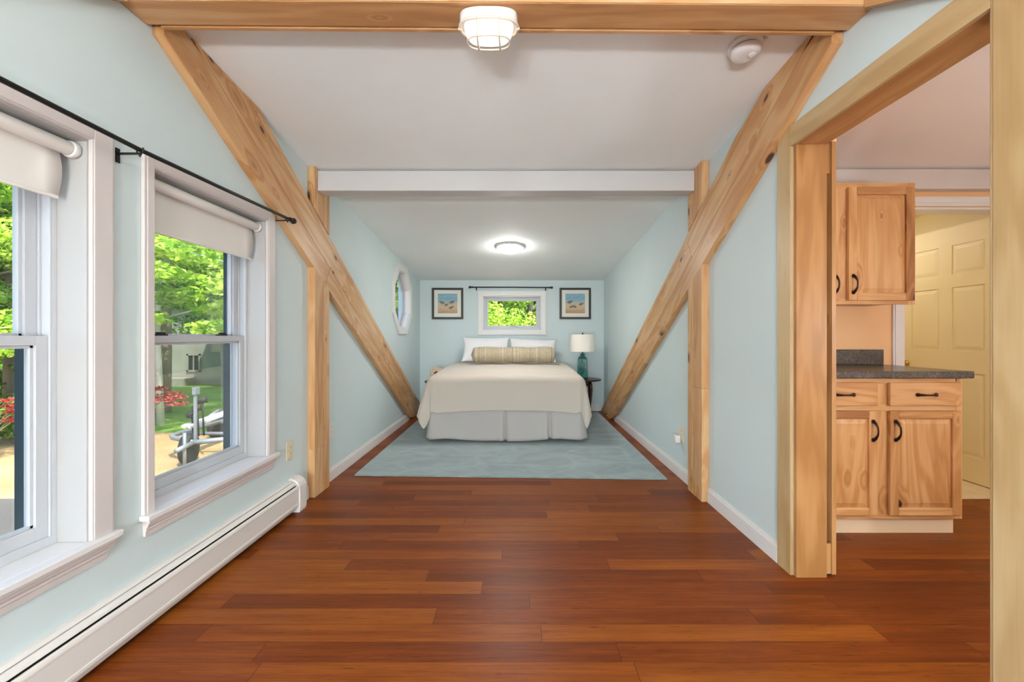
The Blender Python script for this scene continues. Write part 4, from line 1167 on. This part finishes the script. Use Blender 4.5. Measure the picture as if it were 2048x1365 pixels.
# ================================================================== KITCHEN CABINETS
def raised_door(name, x0, x1, z0, z1, yf, parent, fw=0.055, hx=None, hz=None, drawer=False, mat='hickory'):
    """frame-and-panel door facing the camera, front at yf"""
    mb = MB(); th = 0.019
    if drawer:
        mb.box(x0, x1, yf, yf + th, z0, z1, 'x', random.uniform(.25, .6))
    else:
        mb.box(x0, x0 + fw, yf, yf + th, z0, z1, 'z'); mb.box(x1 - fw, x1, yf, yf + th, z0, z1, 'z')
        mb.box(x0 + fw, x1 - fw, yf, yf + th, z0, z0 + fw * .9, 'x'); mb.box(x0 + fw, x1 - fw, yf, yf + th, z1 - fw * .9, z1, 'x')
    d = mb.build(name, mat, parent, bevel=0.004, seg=2)
    if not drawer:
        mb = MB(); a0, a1, b0, b1 = x0 + fw, x1 - fw, z0 + fw * .9, z1 - fw * .9; q = 0.026
        y_lo, y_hi = yf + 0.012, yf + 0.003
        v = [(a0, y_lo, b0), (a1, y_lo, b0), (a1, y_lo, b1), (a0, y_lo, b1), (a0 + q, y_hi, b0 + q), (a1 - q, y_hi, b0 + q), (a1 - q, y_hi, b1 - q), (a0 + q, y_hi, b1 - q)]
        mb.add(v, [(4, 5, 6, 7), (0, 1, 5, 4), (1, 2, 6, 5), (2, 3, 7, 6), (3, 0, 4, 7)], lambda p: (p[2], p[0], p[1]), random.uniform(0.25, 0.5))
        mb.build('panel', mat, d, norm=False)
    mb = MB()
    if drawer: pts = [(hx + k, yf - b, hz) for k, b in ((-0.050, 0.004), (-0.040, 0.014), (-0.020, 0.024), (0.0, 0.026), (0.020, 0.024), (0.040, 0.014), (0.050, 0.004))]
    else: pts = [(hx + b * 0.35, yf - b, hz + k) for k, b in ((-0.050, 0.004), (-0.040, 0.014), (-0.020, 0.024), (0.0, 0.026), (0.020, 0.024), (0.040, 0.014), (0.050, 0.004))]
    mb.tube(pts, [0.009, 0.0075, 0.0045, 0.004, 0.0045, 0.0075, 0.009], 10)
    for k in (0, -1): mb.sphere((pts[k][0], yf - 0.004, pts[k][2]), 0.0105, 12, sc=(1, 0.6, 1.1))
    part(mb.build('handle', 'bronze', d), 'dark bronze handle')
    return d

CX0, CX1 = XR + 0.188, 2.436
t = thing('base_cabinet', ((CX0 + CX1) / 2, 2.5, 0), 'knotty wood base cabinet with two doors under the grey worktop', 'cabinet')
FY = 2.325
mb = MB()
mb.box(CX0, CX1, FY + 0.02, KY - 0.005, 0.0975, 0.866, 'z', 0.4)
for (a, b, c, d_, ax) in ((CX0, CX0 + .05, .0975, .866, 'z'), (CX1 - .036, CX1, .0975, .866, 'z'), (1.952, 2.034, .1255, .6895, 'z'), (1.952, 2.034, .7255, .8375, 'z'), (CX0 + .0503, CX1 - .0363, .0975, .125, 'x'), (CX0 + .0503, CX1 - .0363, .69, .725, 'x'), (CX0 + .0503, CX1 - .0363, .838, .866, 'x')):
    mb.box(a, b, FY, FY + 0.0195, c, d_, ax, 0.35)
mb.build('carcass', 'hickory', t, bevel=0.001)
part(MB().box(CX0, CX1 - 0.004, 2.370, 2.382, 0.0005, 0.097, 'x').build('toe_kick', 'pale_ply', t), 'pale plywood toe kick')
yd = FY - 0.0195
raised_door('door', 2.0255, 2.412, 0.122, 0.690, yd, t, 0.047, 2.052, 0.585)
raised_door('door', 1.572, 1.959, 0.122, 0.690, yd, t, 0.047, 1.930, 0.585)
raised_door('drawer', 2.0255, 2.412, 0.719, 0.845, yd, t, hx=2.222, hz=0.780, drawer=True)
raised_door('drawer', 1.572, 1.959, 0.719, 0.845, yd, t, hx=1.775, hz=0.780, drawer=True)

mb = MB()
t = thing('worktop', (2.0, 2.55, 0.907), 'speckled dark grey worktop on the base cabinet', 'worktop')
x1, ch = 2.480, 0.016
mb.prism([(CX0 - 0.003, 2.300, 0.868), (x1 - 0.001, 2.300, 0.868), (x1, 2.316, 0.868), (x1, KY - 0.003, 0.868), (CX0 - 0.003, KY - 0.003, 0.868)], (0, 0, 0.039))
mb.build('counter_slab', 'granite', t, bevel=0.006, seg=3)
MB().box(CX0 - 0.003, 2.450, KY - 0.022, KY - 0.003, 0.9075, 1.008).build('backsplash', 'granite', t, bevel=0.002)

WX0, WX1, WZ0, WZ1 = XR + 0.188, 2.371, 1.287, 2.011
t = thing('wall_cabinet', ((WX0 + WX1) / 2, KY, WZ0), 'knotty wood wall cabinet with raised panel door hung on the orange wall', 'cabinet')
WF = 2.53
mb = MB()
mb.box(WX0, WX1, WF + 0.02, KY - 0.065, WZ0 + 0.012, WZ1, 'z', 0.45)
for (a, b, c, d_, ax) in ((WX0, WX0 + .05, WZ0, WZ1, 'z'), (WX1 - .04, WX1, WZ0, WZ1, 'z'), (1.875, 1.975, WZ0 + .0355, WZ1 - .0405, 'z'), (WX0 + .0503, WX1 - .0403, WZ0, WZ0 + .035, 'x'), (WX0 + .0503, WX1 - .0403, WZ1 - .04, WZ1, 'x')):
    mb.box(a, b, WF, WF + 0.0195, c, d_, ax, 0.35)
mb.box(WX0, WX1, KY - 0.065, KY - 0.004, WZ0 + 0.012, WZ1, 'z', 0.45)
mb.build('carcass', 'hickory', t, bevel=0.001)
yd = WF - 0.0195
raised_door('door', 1.961, 2.352, 1.309, 1.982, yd, t, 0.050, 1.984, 1.405)
raised_door('door', 1.510, 1.904, 1.309, 1.982, yd, t, 0.050, 1.876, 1.405)

# light switch
t = thing('light_switch', (2.106, KY, 1.11), 'white light switch on the orange wall above the worktop', 'light switch')
MB().box(2.071, 2.141, KY - 0.006, KY - 0.0006, 1.053, 1.167).build('cover_plate', 'plastic', t, bevel=0.002)
MB().box(2.101, 2.111, KY - 0.014, KY - 0.006, 1.098, 1.122).build('toggle', 'plastic', t, bevel=0.002)

# yellow panel door standing open
DX, DY0, DY1, DZ = 3.375, KY + 0.10, KY + 0.88, 1.948
d = thing('door_1', (DX, DY0, 0), 'yellow six-panel door standing open beyond the kitchen', 'door', kind='structure')
mb = MB()
th = 0.035
L0, L1 = DY0, DY1
stile, mull = 0.105, 0.10
ymid = (L0 + L1) / 2
def pan_rows():
    return [(0.20, 0.82), (0.985, 1.475), (1.575, 1.80)]
rows = pan_rows()
# slab face with recessed panels: frame members + panels
mb.box(DX + 0.006, DX + th, L0, L1, 0.012, DZ)
for (a, b) in ((L0, L0 + stile), (L1 - stile, L1), (ymid - mull / 2, ymid + mull / 2)):
    mb.box(DX, DX + 0.006, a, b, 0.012, DZ)
zc = [0.012] + [z for r in rows for z in r] + [DZ]
for i in range(0, len(zc), 2):
    for (a, b) in ((L0 + stile, ymid - mull / 2), (ymid + mull / 2, L1 - stile)):
        mb.box(DX, DX + 0.006, a, b, zc[i], zc[i + 1])
mb.build('door_leaf', 'yellow', d)
for (z0_, z1_) in rows:
    for (a, b) in ((L0 + stile, ymid - mull / 2), (ymid + mull / 2, L1 - stile)):
        q = 0.035
        m2 = MB()
        v = [(DX + 0.0058, a + .008, z0_ + .008), (DX + 0.0058, b - .008, z0_ + .008), (DX + 0.0058, b - .008, z1_ - .008), (DX + 0.0058, a + .008, z1_ - .008),
             (DX + 0.0005, a + q, z0_ + q), (DX + 0.0005, b - q, z0_ + q), (DX + 0.0005, b - q, z1_ - q), (DX + 0.0005, a + q, z1_ - q)]
        m2.add(v, [(4, 7, 6, 5), (0, 4, 5, 1), (1, 5, 6, 2), (2, 6, 7, 3), (3, 7, 4, 0)])
        m2.build('panel', 'yellow', d, norm=False)
part(MB().lathe([(0.026, 0), (0.026, 0.006), (0.012, 0.010), (0.012, 0.030), (0.024, 0.040), (0.028, 0.052), (0.022, 0.062), (0.006, 0.066)], (DX, L1 - 0.06, 0.862), (-1, 0, 0), 24).build('door_knob', 'brass', d), 'brass door knob')
mb = MB()
for (a, b) in ((2.520, 2.594), (3.391, 3.465)):
    mb.box(a, b, KY - 0.014, KY - 0.0005, 0.0, 1.968); mb.box(a + .012, b - .02, KY - 0.019, KY - 0.014, 0.0, 1.968)
mb.box(2.520, 3.465, KY - 0.014, KY - 0.0005, 1.969, 2.034, 'x'); mb.box(2.520, 3.465, KY - 0.019, KY - 0.014, 1.990, 2.026, 'x')
mb.box(2.596, 2.609, KY - 0.001, KY + 0.12, 0.006, 1.965); mb.box(3.376, 3.384, KY - 0.001, KY + 0.09, 0.006, 1.965); mb.box(2.609, 3.376, KY - 0.001, KY + 0.12, 1.950, 1.9645, 'x')
tag(mb.build('trim_5', 'white', bevel=0.001), 'white casing round the yellow door opening', 'trim', kind='structure')

# ================================================================== OUTSIDE
GZ = -1.7
def at(px, Y): return (px - VX) / F * Y
mb = MB(); mb.box(-70, 40, 7.3, 12.3, GZ - 0.2, GZ)
tag(mb.build('ground_gravel', 'gravel'), 'tan gravel yard under the boat trailer', 'ground', kind='structure')
mb = MB(); mb.box(-70, -1.62, -30, 7.3, GZ - 0.2, GZ - 0.001)
tag(mb.build('ground_driveway', 'asphalt'), 'grey asphalt driveway below the nearest left window', 'ground', kind='structure')
mb = MB(); mb.box(-80, 60, 12.3, 90, GZ - 0.2, GZ)
tag(mb.build('ground_lawn', 'lawn'), 'green lawn in front of the neighbouring house', 'lawn', kind='structure')

# neighbouring house
t = thing('neighbour_house', (-18, 26, GZ), 'grey-green house with shingled roof beyond the lawn, seen through left window', 'house')
MB().box(-21.8, -12.5, 24.3, 31, GZ, 3.55).build('house_wall', 'siding', t)
mb = MB(); mb.prism([(-22.3, 23.6, 3.36), (-22.3, 28.0, 4.75), (-22.3, 32, 3.36), (-22.3, 32, 3.52), (-22.3, 28.0, 4.92), (-22.3, 23.6, 3.52)], (10.3, 0, 0)); mb.build('roof', 'shingle', t)
part(MB().box(-22.3, -12, 23.54, 23.6, 3.28, 3.54).build('fascia', 'fascia', t), 'rust coloured fascia board')
mb = MB(); mb.prism([(-17.3, 22.3, 1.18), (-17.3, 24.29, 1.62), (-17.3, 24.29, 1.75), (-17.3, 22.3, 1.31)], (4.5, 0, 0)); mb.build('porch_roof', 'shingle', t)
MB().box(-17.3, -12.8, 22.24, 22.3, 1.10, 1.32).build('porch_fascia', 'fascia', t)
xw0, xw1 = at(375, 24.3), at(402, 24.3)
fr = MB()
for (a, b, c, d_) in ((xw0, xw0 + .09, -.95, .06), (xw1 - .09, xw1, -.95, .06), (xw0, xw1, -.95, -.86), (xw0, xw1, -.03, .06), ((xw0 + xw1) / 2 - .025, (xw0 + xw1) / 2 + .025, -.86, -.03)):
    fr.box(a, b, 24.22, 24.299, c, d_)
f_ = fr.build('window', 'siding', t)
MB().box(xw0 + .09, xw1 - .09, 24.27, 24.298, -.86, -.03).build('window_glass', 'dark_gap', f_)
MB().box(-20.5, at(378, 23.9), 23.5, 24.29, GZ, GZ + 0.42).build('step', 'siding', t)

# boat trailer
t = thing('boat_trailer', (-7.0, 10.5, GZ), 'galvanised boat trailer parked on the gravel', 'trailer')
zf = GZ + 0.50
mb = MB()
path_l = [(-6.98, 9.15, zf), (-7.35, 9.38, zf), (-7.75, 9.58, zf), (-7.92, 9.75, zf), (-7.96, 10.0, zf), (-7.95, 13.0, zf)]
path_r = [(-6.98, 9.15, zf), (-6.6, 9.38, zf), (-6.2, 9.60, zf), (-6.02, 9.8, zf), (-5.98, 10.1, zf), (-5.98, 13.0, zf)]
for pth in (path_l, path_r): mb.tube(pth, 0.055, 8)
for y in (10.0, 11.3, 12.9): mb.tube([(-7.95, y, zf), (-6.0, y, zf)], 0.04, 8)
mb.tube([(-6.98, 9.2, zf), (-6.98, 8.7, zf - 0.06)], 0.05, 8)
mb.build('frame', 'steel', t)
mb = MB(); mb.box(-7.01, -6.96, 9.2, 9.26, zf, -0.05); mb.box(-7.02, -6.94, 9.17, 9.31, -0.18, -0.02); mb.build('winch_post', 'steel', t, bevel=0.01)
mb = MB(); mb.tube([(-7.0, 8.95, zf + 0.25), (-7.0, 8.95, GZ + 0.02)], 0.035, 10); mb.lathe([(0.06, 0), (0.06, 0.03)], (-7.0, 8.95, GZ + 0.0005)); mb.build('jack', 'steel', t)
for (x, y) in ((-7.62, 10.15), (-6.62, 10.15)):
    mb = MB(); s = 1 if x < -7 else -1
    for dx in (0, 0.12):
        mb.prism([(x + dx, y - .5, zf + .22 + s * 0.0), (x + dx + .08, y - .5, zf + .19 * 1), (x + dx + .08, y + 1.4, zf + .30), (x + dx, y + 1.4, zf + .33)], (0, 0, 0.05))
    mb.build('bunk', 'vinyl', t)
for (x, y, z) in ((-7.30, 9.7, -0.55), (-7.22, 9.75, -0.38), (-6.55, 9.7, -0.55), (-6.40, 9.75, -0.62), (-6.2, 9.8, -0.75), (-7.5, 9.8, -0.72)):
    mb = MB(); mb.lathe([(0.03, -0.09), (0.075, -0.08), (0.06, 0), (0.075, 0.08), (0.03, 0.09)], (x, y, z), (1, 0.3, 0.2), 14); mb.tube([(x, y, z), (x, y + 0.05, zf)], 0.02, 6); mb.build('roller', 'rubber', t)
def wheel(x, y, ax, nm='wheel'):
    R = 0.33
    w_ = MB().lathe([(0.19, -0.09), (0.30, -0.10), (R, -0.06), (R, 0.06), (0.30, 0.10), (0.19, 0.09)], (x, y, GZ + R), ax, 32).build(nm, 'rubber', t)
    MB().lathe([(0.19, -0.05), (0.19, 0.05)], (x, y, GZ + R), ax, 24).build('rim', 'steel', w_)
wheel(-7.18, 9.30, (0.95, 0.3, 0)); wheel(-8.15, 11.6, (1, 0, 0)); wheel(-5.78, 11.6, (1, 0, 0))
for (x, y) in ((-8.15, 11.6), (-5.78, 11.6)):
    mb = MB(); mb.tube([(x, y - 0.42, GZ + 0.42), (x, y - 0.3, GZ + 0.66), (x, y, GZ + 0.75), (x, y + 0.3, GZ + 0.66), (x, y + 0.42, GZ + 0.42)], 0.06, 8); mb.build('mudguard', 'steel', t)

# trees ------------------------------------------------------------
def leaf_cloud(n, blobs, size, flat=0.0):
    """n small leaf blades spread through ellipsoid blobs ((cx,cy,cz),(rx,ry,rz)); returns verts, tint"""
    vol = np.array([b[1][0] * b[1][1] * b[1][2] for b in blobs]) ** 0.75; vol /= vol.sum()
    cnt = rng.multinomial(n, vol)
    C = []; T = []
    for (c, r), k in zip(blobs, cnt):
        d = rng.normal(size=(k, 3)); d /= np.linalg.norm(d, axis=1)[:, None]
        rad = rng.random(k) ** 0.42
        C.append(np.array(c) + d * rad[:, None] * np.array(r)); T.append(np.full(k, rng.uniform(-0.12, 0.12)))
    C = np.concatenate(C); T = np.concatenate(T); k = len(C)
    u = rng.normal(size=(k, 3)); u[:, 2] *= (1 - flat); u /= np.linalg.norm(u, axis=1)[:, None]
    w = rng.normal(size=(k, 3)); w -= (w * u).sum(1)[:, None] * u; w /= np.linalg.norm(w, axis=1)[:, None]
    s = size * rng.uniform(0.6, 1.35, k)[:, None]
    V = np.stack([C - u * s, C - w * s * 0.55 + u * s * 0.1, C + u * s, C + w * s * 0.55 + u * s * 0.1], 1).reshape(-1, 3)
    tint = np.clip(0.45 + T + rng.normal(0, 0.22, k), 0, 1)
    return V, np.repeat(tint, 4)
def leaf_mesh(name, V, tint, mat):
    me = bpy.data.meshes.new(name); k = len(V) // 4
    me.vertices.add(len(V)); me.vertices.foreach_set('co', V.astype(np.float32).ravel())
    me.loops.add(4 * k); me.loops.foreach_set('vertex_index', np.arange(4 * k, dtype=np.int32))
    me.polygons.add(k); me.polygons.foreach_set('loop_start', np.arange(0, 4 * k, 4, dtype=np.int32)); me.polygons.foreach_set('loop_total', np.full(k, 4, dtype=np.int32))
    me.update(calc_edges=True)
    at_ = me.attributes.new('tint', 'FLOAT', 'POINT'); at_.data.foreach_set('value', tint.astype(np.float32))
    me.materials.append(M[mat]); return me
def tree_proto(kind, seed):
    r = random.Random(seed)
    mb = MB(); blobs = []
    if kind == 'maple':
        h = 8.5
        mb.tube([(0, 0, -0.1), (0.05, 0, 2), (0.0, 0.1, 4), (0.1, 0, 6.5), (0.1, 0, 8)], [0.16, 0.13, 0.10, 0.06, 0.02], 10)
        for k in range(16):
            a = r.uniform(0, 2 * PI); z = r.uniform(2.6, 7.2); L = r.uniform(1.2, 2.6)
            e = (math.cos(a) * L, math.sin(a) * L, z + r.uniform(0.1, 1.1))
            mb.tube([(0.05, 0.03, z), (e[0] * .5, e[1] * .5, (z + e[2]) / 2 + .1), e], [0.045, 0.03, 0.012], 6)
            blobs.append((e, (r.uniform(.8, 1.3), r.uniform(.8, 1.3), r.uniform(.35, .7))))
            blobs.append(((e[0] * .55, e[1] * .55, e[2] - .1), (.8, .8, .45)))
        blobs.append(((0, 0, 8.0), (1.3, 1.3, 1.0)))
        V, T = leaf_cloud(27000, blobs, 0.068, 0.4); mat, bark = 'leaf', 'bark'
    elif kind == 'hemlock':
        mb.tube([(0, 0, -0.1), (0, 0, 4), (0.05, 0, 9)], [0.16, 0.11, 0.02], 10)
        for k in range(46):
            z = 1.2 + 7.4 * (k / 46); L = (2.3 * (1 - k / 50)) * r.uniform(.7, 1.1); a = k * 2.4 + r.uniform(-.3, .3)
            e = (math.cos(a) * L, math.sin(a) * L, z - 0.25 * L)
            mb.tube([(0, 0, z), (e[0] * .5, e[1] * .5, z + .02), e], [0.03, 0.02, 0.008], 6)
            for q in (0.35, 0.65, 0.95):
                blobs.append(((e[0] * q, e[1] * q, z + (e[2] - z) * q * q), (.30 + .18 * q, .30 + .18 * q, .13)))
        V, T = leaf_cloud(16000, blobs, 0.075, 0.5); mat, bark = 'needle', 'bark'
    elif kind == 'sparse':
        mb.tube([(0, 0, -0.1), (0.05, 0.05, 2), (0.0, 0, 4.2)], [0.08, 0.06, 0.02], 8)
        for k in range(16):
            a = r.uniform(0, 2 * PI); z = r.uniform(1.9, 4.0); L = r.uniform(0.8, 2.2)
            e = (math.cos(a) * L, math.sin(a) * L, z + r.uniform(-.3, .4))
            mb.tube([(0, 0, z), (e[0] * .5, e[1] * .5, (z + e[2]) / 2 + .08), e], [0.022, 0.014, 0.006], 6)
            for q in (0.5, 0.8, 1.0): blobs.append(((e[0] * q, e[1] * q, z + (e[2] - z) * q), (.42, .42, .16)))
        V, T = leaf_cloud(5200, blobs, 0.075, 0.6); mat, bark = 'leaf', 'birch'
    elif kind == 'red':
        mb.tube([(0, 0, -0.05), (0.03, 0, 0.6), (0.1, 0.05, 1.3)], [0.05, 0.035, 0.015], 8)
        for k in range(11):
            a = r.uniform(0, 2 * PI); z = r.uniform(.75, 1.7); L = r.uniform(.35, .85)
            e = (math.cos(a) * L, math.sin(a) * L, z)
            mb.tube([(0.05, 0, z - .35), (e[0] * .5, e[1] * .5, z - .1), e], [0.014, 0.010, 0.004], 6)
            blobs.append((e, (.30, .30, .06)))
        V, T = leaf_cloud(1100, blobs, 0.045, 0.7); mat, bark = 'red_leaf', 'bark'
    elif kind == 'shrub':
        for k in range(6):
            a = r.uniform(0, 2 * PI); mb.tube([(0, 0, -.05), (math.cos(a) * .3, math.sin(a) * .3, .5), (math.cos(a) * .6, math.sin(a) * .6, 1.0)], [0.02, 0.014, 0.006], 6)
            blobs.append(((math.cos(a) * .6, math.sin(a) * .6, .9), (.5, .5, .4)))
        blobs.append(((0, 0, .7), (.7, .7, .6)))
        V, T = leaf_cloud(4200, blobs, 0.06, 0.3); mat, bark = 'needle', 'bark'
    b_ = OFF.copy()
    root = bpy.data.objects.new('tree', None); COL.objects.link(root); OFF[root.name] = (0, 0, 0)
    tr = mb.build('trunk', bark, root)
    cr = bpy.data.objects.new('foliage', leaf_mesh('foliage', V, T, mat)); COL.objects.link(cr); cr.parent = root
    return root
PROTO = {}
USED = set()
KN = {'maple': 'maple_tree', 'hemlock': 'hemlock_tree', 'sparse': 'young_tree', 'red': 'red_maple', 'shrub': 'shrub'}
def tree(kind, px, Y, s, label, group=None, rot=None, seed=0, X=None):
    key = (kind, seed)
    if key not in PROTO: PROTO[key] = tree_proto(kind, 100 + seed)
    p = PROTO[key]
    if key in USED:
        r = p.copy(); COL.objects.link(r)
        for ch in p.children:
            c = ch.copy(); COL.objects.link(c); c.parent = r
    else:
        r = p; USED.add(key)
    r.name = KN[kind]
    r.location = (at(px, Y) if X is None else X, Y, GZ); r.scale = (s, s, s)
    r.rotation_euler = (0, 0, rot if rot is not None else random.uniform(0, 6))
    tag(r, label, 'shrub' if kind == 'shrub' else 'tree', group)
    return r
G = 'trees outside the left windows'
tree('maple', 328, 15.5, 1.32, 'bright green maple filling the top of the second left window', G, 0.3)
tree('maple', 470, 17.4, 1.1, 'bright maple behind the first one, before the house roof', G, 1.9, 1)
tree('sparse', 482, 12.6, 1.42, 'thin young tree with bare twigs hanging before the house eave', G, 0.6)
tree('sparse', 322, 13.4, 1.45, 'thin pale-barked young tree at left side of the second window', G, 2.6, 1)
tree('red', 292, 11.7, 0.95, 'small red-leaved maple at the lawn edge in the second window', G, 0.4)
tree('hemlock', 20, 11.5, 1.0, 'dark hemlock filling the nearest left window', G, 0.2)
tree('maple', -40, 10.5, 0.85, 'bright maple at far left edge of the nearest window', G, 2.2)
tree('hemlock', 90, 15.0, 1.2, 'tall hemlock behind the nearest left window frame', G, 1.2)
tree('red', -14, 9.6, 0.95, 'small red-leaved maple beside the driveway in the nearest window', G, 1.8)
tree('maple', 180, 17.0, 1.1, 'green maple standing between the two left windows', G, 4.0, 1)
tree('shrub', 30, 11.0, 1.0, 'low shrub under the hemlock in the nearest window', G)
tree('shrub', -30, 12.5, 1.3, 'rounded shrub behind the red maple in the nearest window', G)
tree('shrub', 110, 13, 1.2, 'rounded shrub between the two left windows', G)
WG = 'trees along the far side of the driveway'
for i, (x, y, k, sc_) in enumerate(((-19, 7.5, 'maple', 1.2), (-17.5, 1.0, 'hemlock', 1.3), (-21, -5, 'maple', 1.4), (-25, 3.5, 'hemlock', 1.6), (-16, -11, 'maple', 1.2), (-27, 12, 'maple', 1.6))):
    tree(k, 0, y, sc_, 'tall tree standing beyond the asphalt driveway', WG, i * 1.1, i % 2 if k == 'maple' else 0, X=x)
FG = 'tall woodland trees beyond the house'
for i, (px, Y, s, k) in enumerate(((330, 40, 2.4, 'hemlock'), (400, 36, 2.3, 'maple'), (470, 41, 2.5, 'maple'), (170, 36, 2.2, 'maple'), (50, 33, 2.2, 'maple'), (-30, 40, 2.2, 'maple'), (365, 50, 3.0, 'maple'), (440, 50, 3.1, 'hemlock'), (-35, 24, 1.7, 'maple'), (22, 23, 1.6, 'hemlock'))):
    tree(k, px, Y, s, 'tall woodland tree far behind the lawn and house', FG, i * 1.3, i % 2 if k == 'maple' else 0)
OGp = 'trees outside the octagonal window'
tree('maple', 797, 17, 1.0, 'green maple seen through the octagonal window', OGp, 1.0)
tree('hemlock', 770, 13, 0.9, 'dark hemlock left in the octagonal window', OGp, 2.0)
tree('hemlock', 760, 9.2, 0.8, 'near hemlock filling the octagonal window', OGp, 5.0)
tree('maple', 800, 11.5, 0.7, 'bright young maple low in the octagonal window', OGp, 5.5)
tree('maple', 720, 22, 1.3, 'tall maple far out beyond the octagonal window', OGp, 3.0, 1)
tree('hemlock', 850, 24, 1.4, 'tall hemlock far out beyond the octagonal window', OGp, 4.0)
BG = 'trees outside the small back window'
tree('hemlock', 1060, 11.5, 0.85, 'soft green hemlock right in the small back window', BG, 0.5)
tree('maple', 935, 10.0, 0.55, 'bright leafy tree at left of the small back window', BG, 1.4)
tree('hemlock', 1005, 15.5, 1.1, 'dark hemlock behind the others in the small back window', BG, 2.4)
tree('hemlock', 1110, 14, 1.0, 'green hemlock at far right of the small back window', BG, 3.4)
tree('hemlock', 1032, 19, 1.3, 'tall hemlock far behind in the small back window', BG, 4.4)
tr = MB(); tr.tube([(-0.62, 12.3, GZ), (-0.45, 12.35, 0.8), (-0.30, 12.4, 2.2), (-0.1, 12.4, 4.2)], [0.20, 0.17, 0.15, 0.09], 12)
tr.tube([(-0.43, 12.35, 1.0), (-0.05, 12.3, 1.9), (0.1, 12.2, 3.0)], [0.10, 0.08, 0.05], 10)
tag(tr.build('tree_trunk', 'bark_red'), 'reddish sunlit trunk seen through the small back window', 'tree')

# ================================================================== LIGHT, CAMERA
world = bpy.data.worlds.new('sky'); SC.world = world; world.use_nodes = True
nt = world.node_tree; bg = nt.nodes['Background']
sky = nt.nodes.new('ShaderNodeTexSky'); sky.sky_type = 'NISHITA'; sky.sun_disc = False
sky.sun_elevation = math.radians(52); sky.sun_rotation = math.radians(120); sky.air_density = 1.0; sky.dust_density = 2.0
nt.links.new(sky.outputs[0], bg.inputs['Color']); bg.inputs['Strength'].default_value = 0.30

sl = bpy.data.lights.new('sun', 'SUN'); sl.energy = 2.6; sl.angle = math.radians(0.8); sl.color = (1.0, 0.95, 0.86)
so = bpy.data.objects.new('sun', sl); COL.objects.link(so)
so.rotation_euler = Vector((-0.42, 0.50, -0.95)).to_track_quat('-Z', 'Y').to_euler()

cam = bpy.data.cameras.new('camera'); co = bpy.data.objects.new('camera', cam); COL.objects.link(co)
co.location = (0, 0, H); co.rotation_euler = (PI / 2, 0, 0)
cam.sensor_fit = 'HORIZONTAL'; cam.sensor_width = 36.0; cam.lens = 36.0 * F / 2048
cam.shift_x = -(VX - 1024) / 2048; cam.shift_y = -(682.5 - VY) / 2048
cam.clip_start = 0.05; cam.clip_end = 300
SC.camera = co
SC.view_settings.view_transform = 'Standard'; SC.view_settings.look = 'None'; SC.view_settings.gamma = 1.0
SC.view_settings.use_curve_mapping = False
SC.view_settings.exposure = 1.5
SC.cycles.max_bounces = 10; SC.cycles.diffuse_bounces = 6; SC.cycles.transparent_max_bounces = 16
SC.cycles.use_denoising = True
SC.cycles.sample_clamp_indirect = 8.0
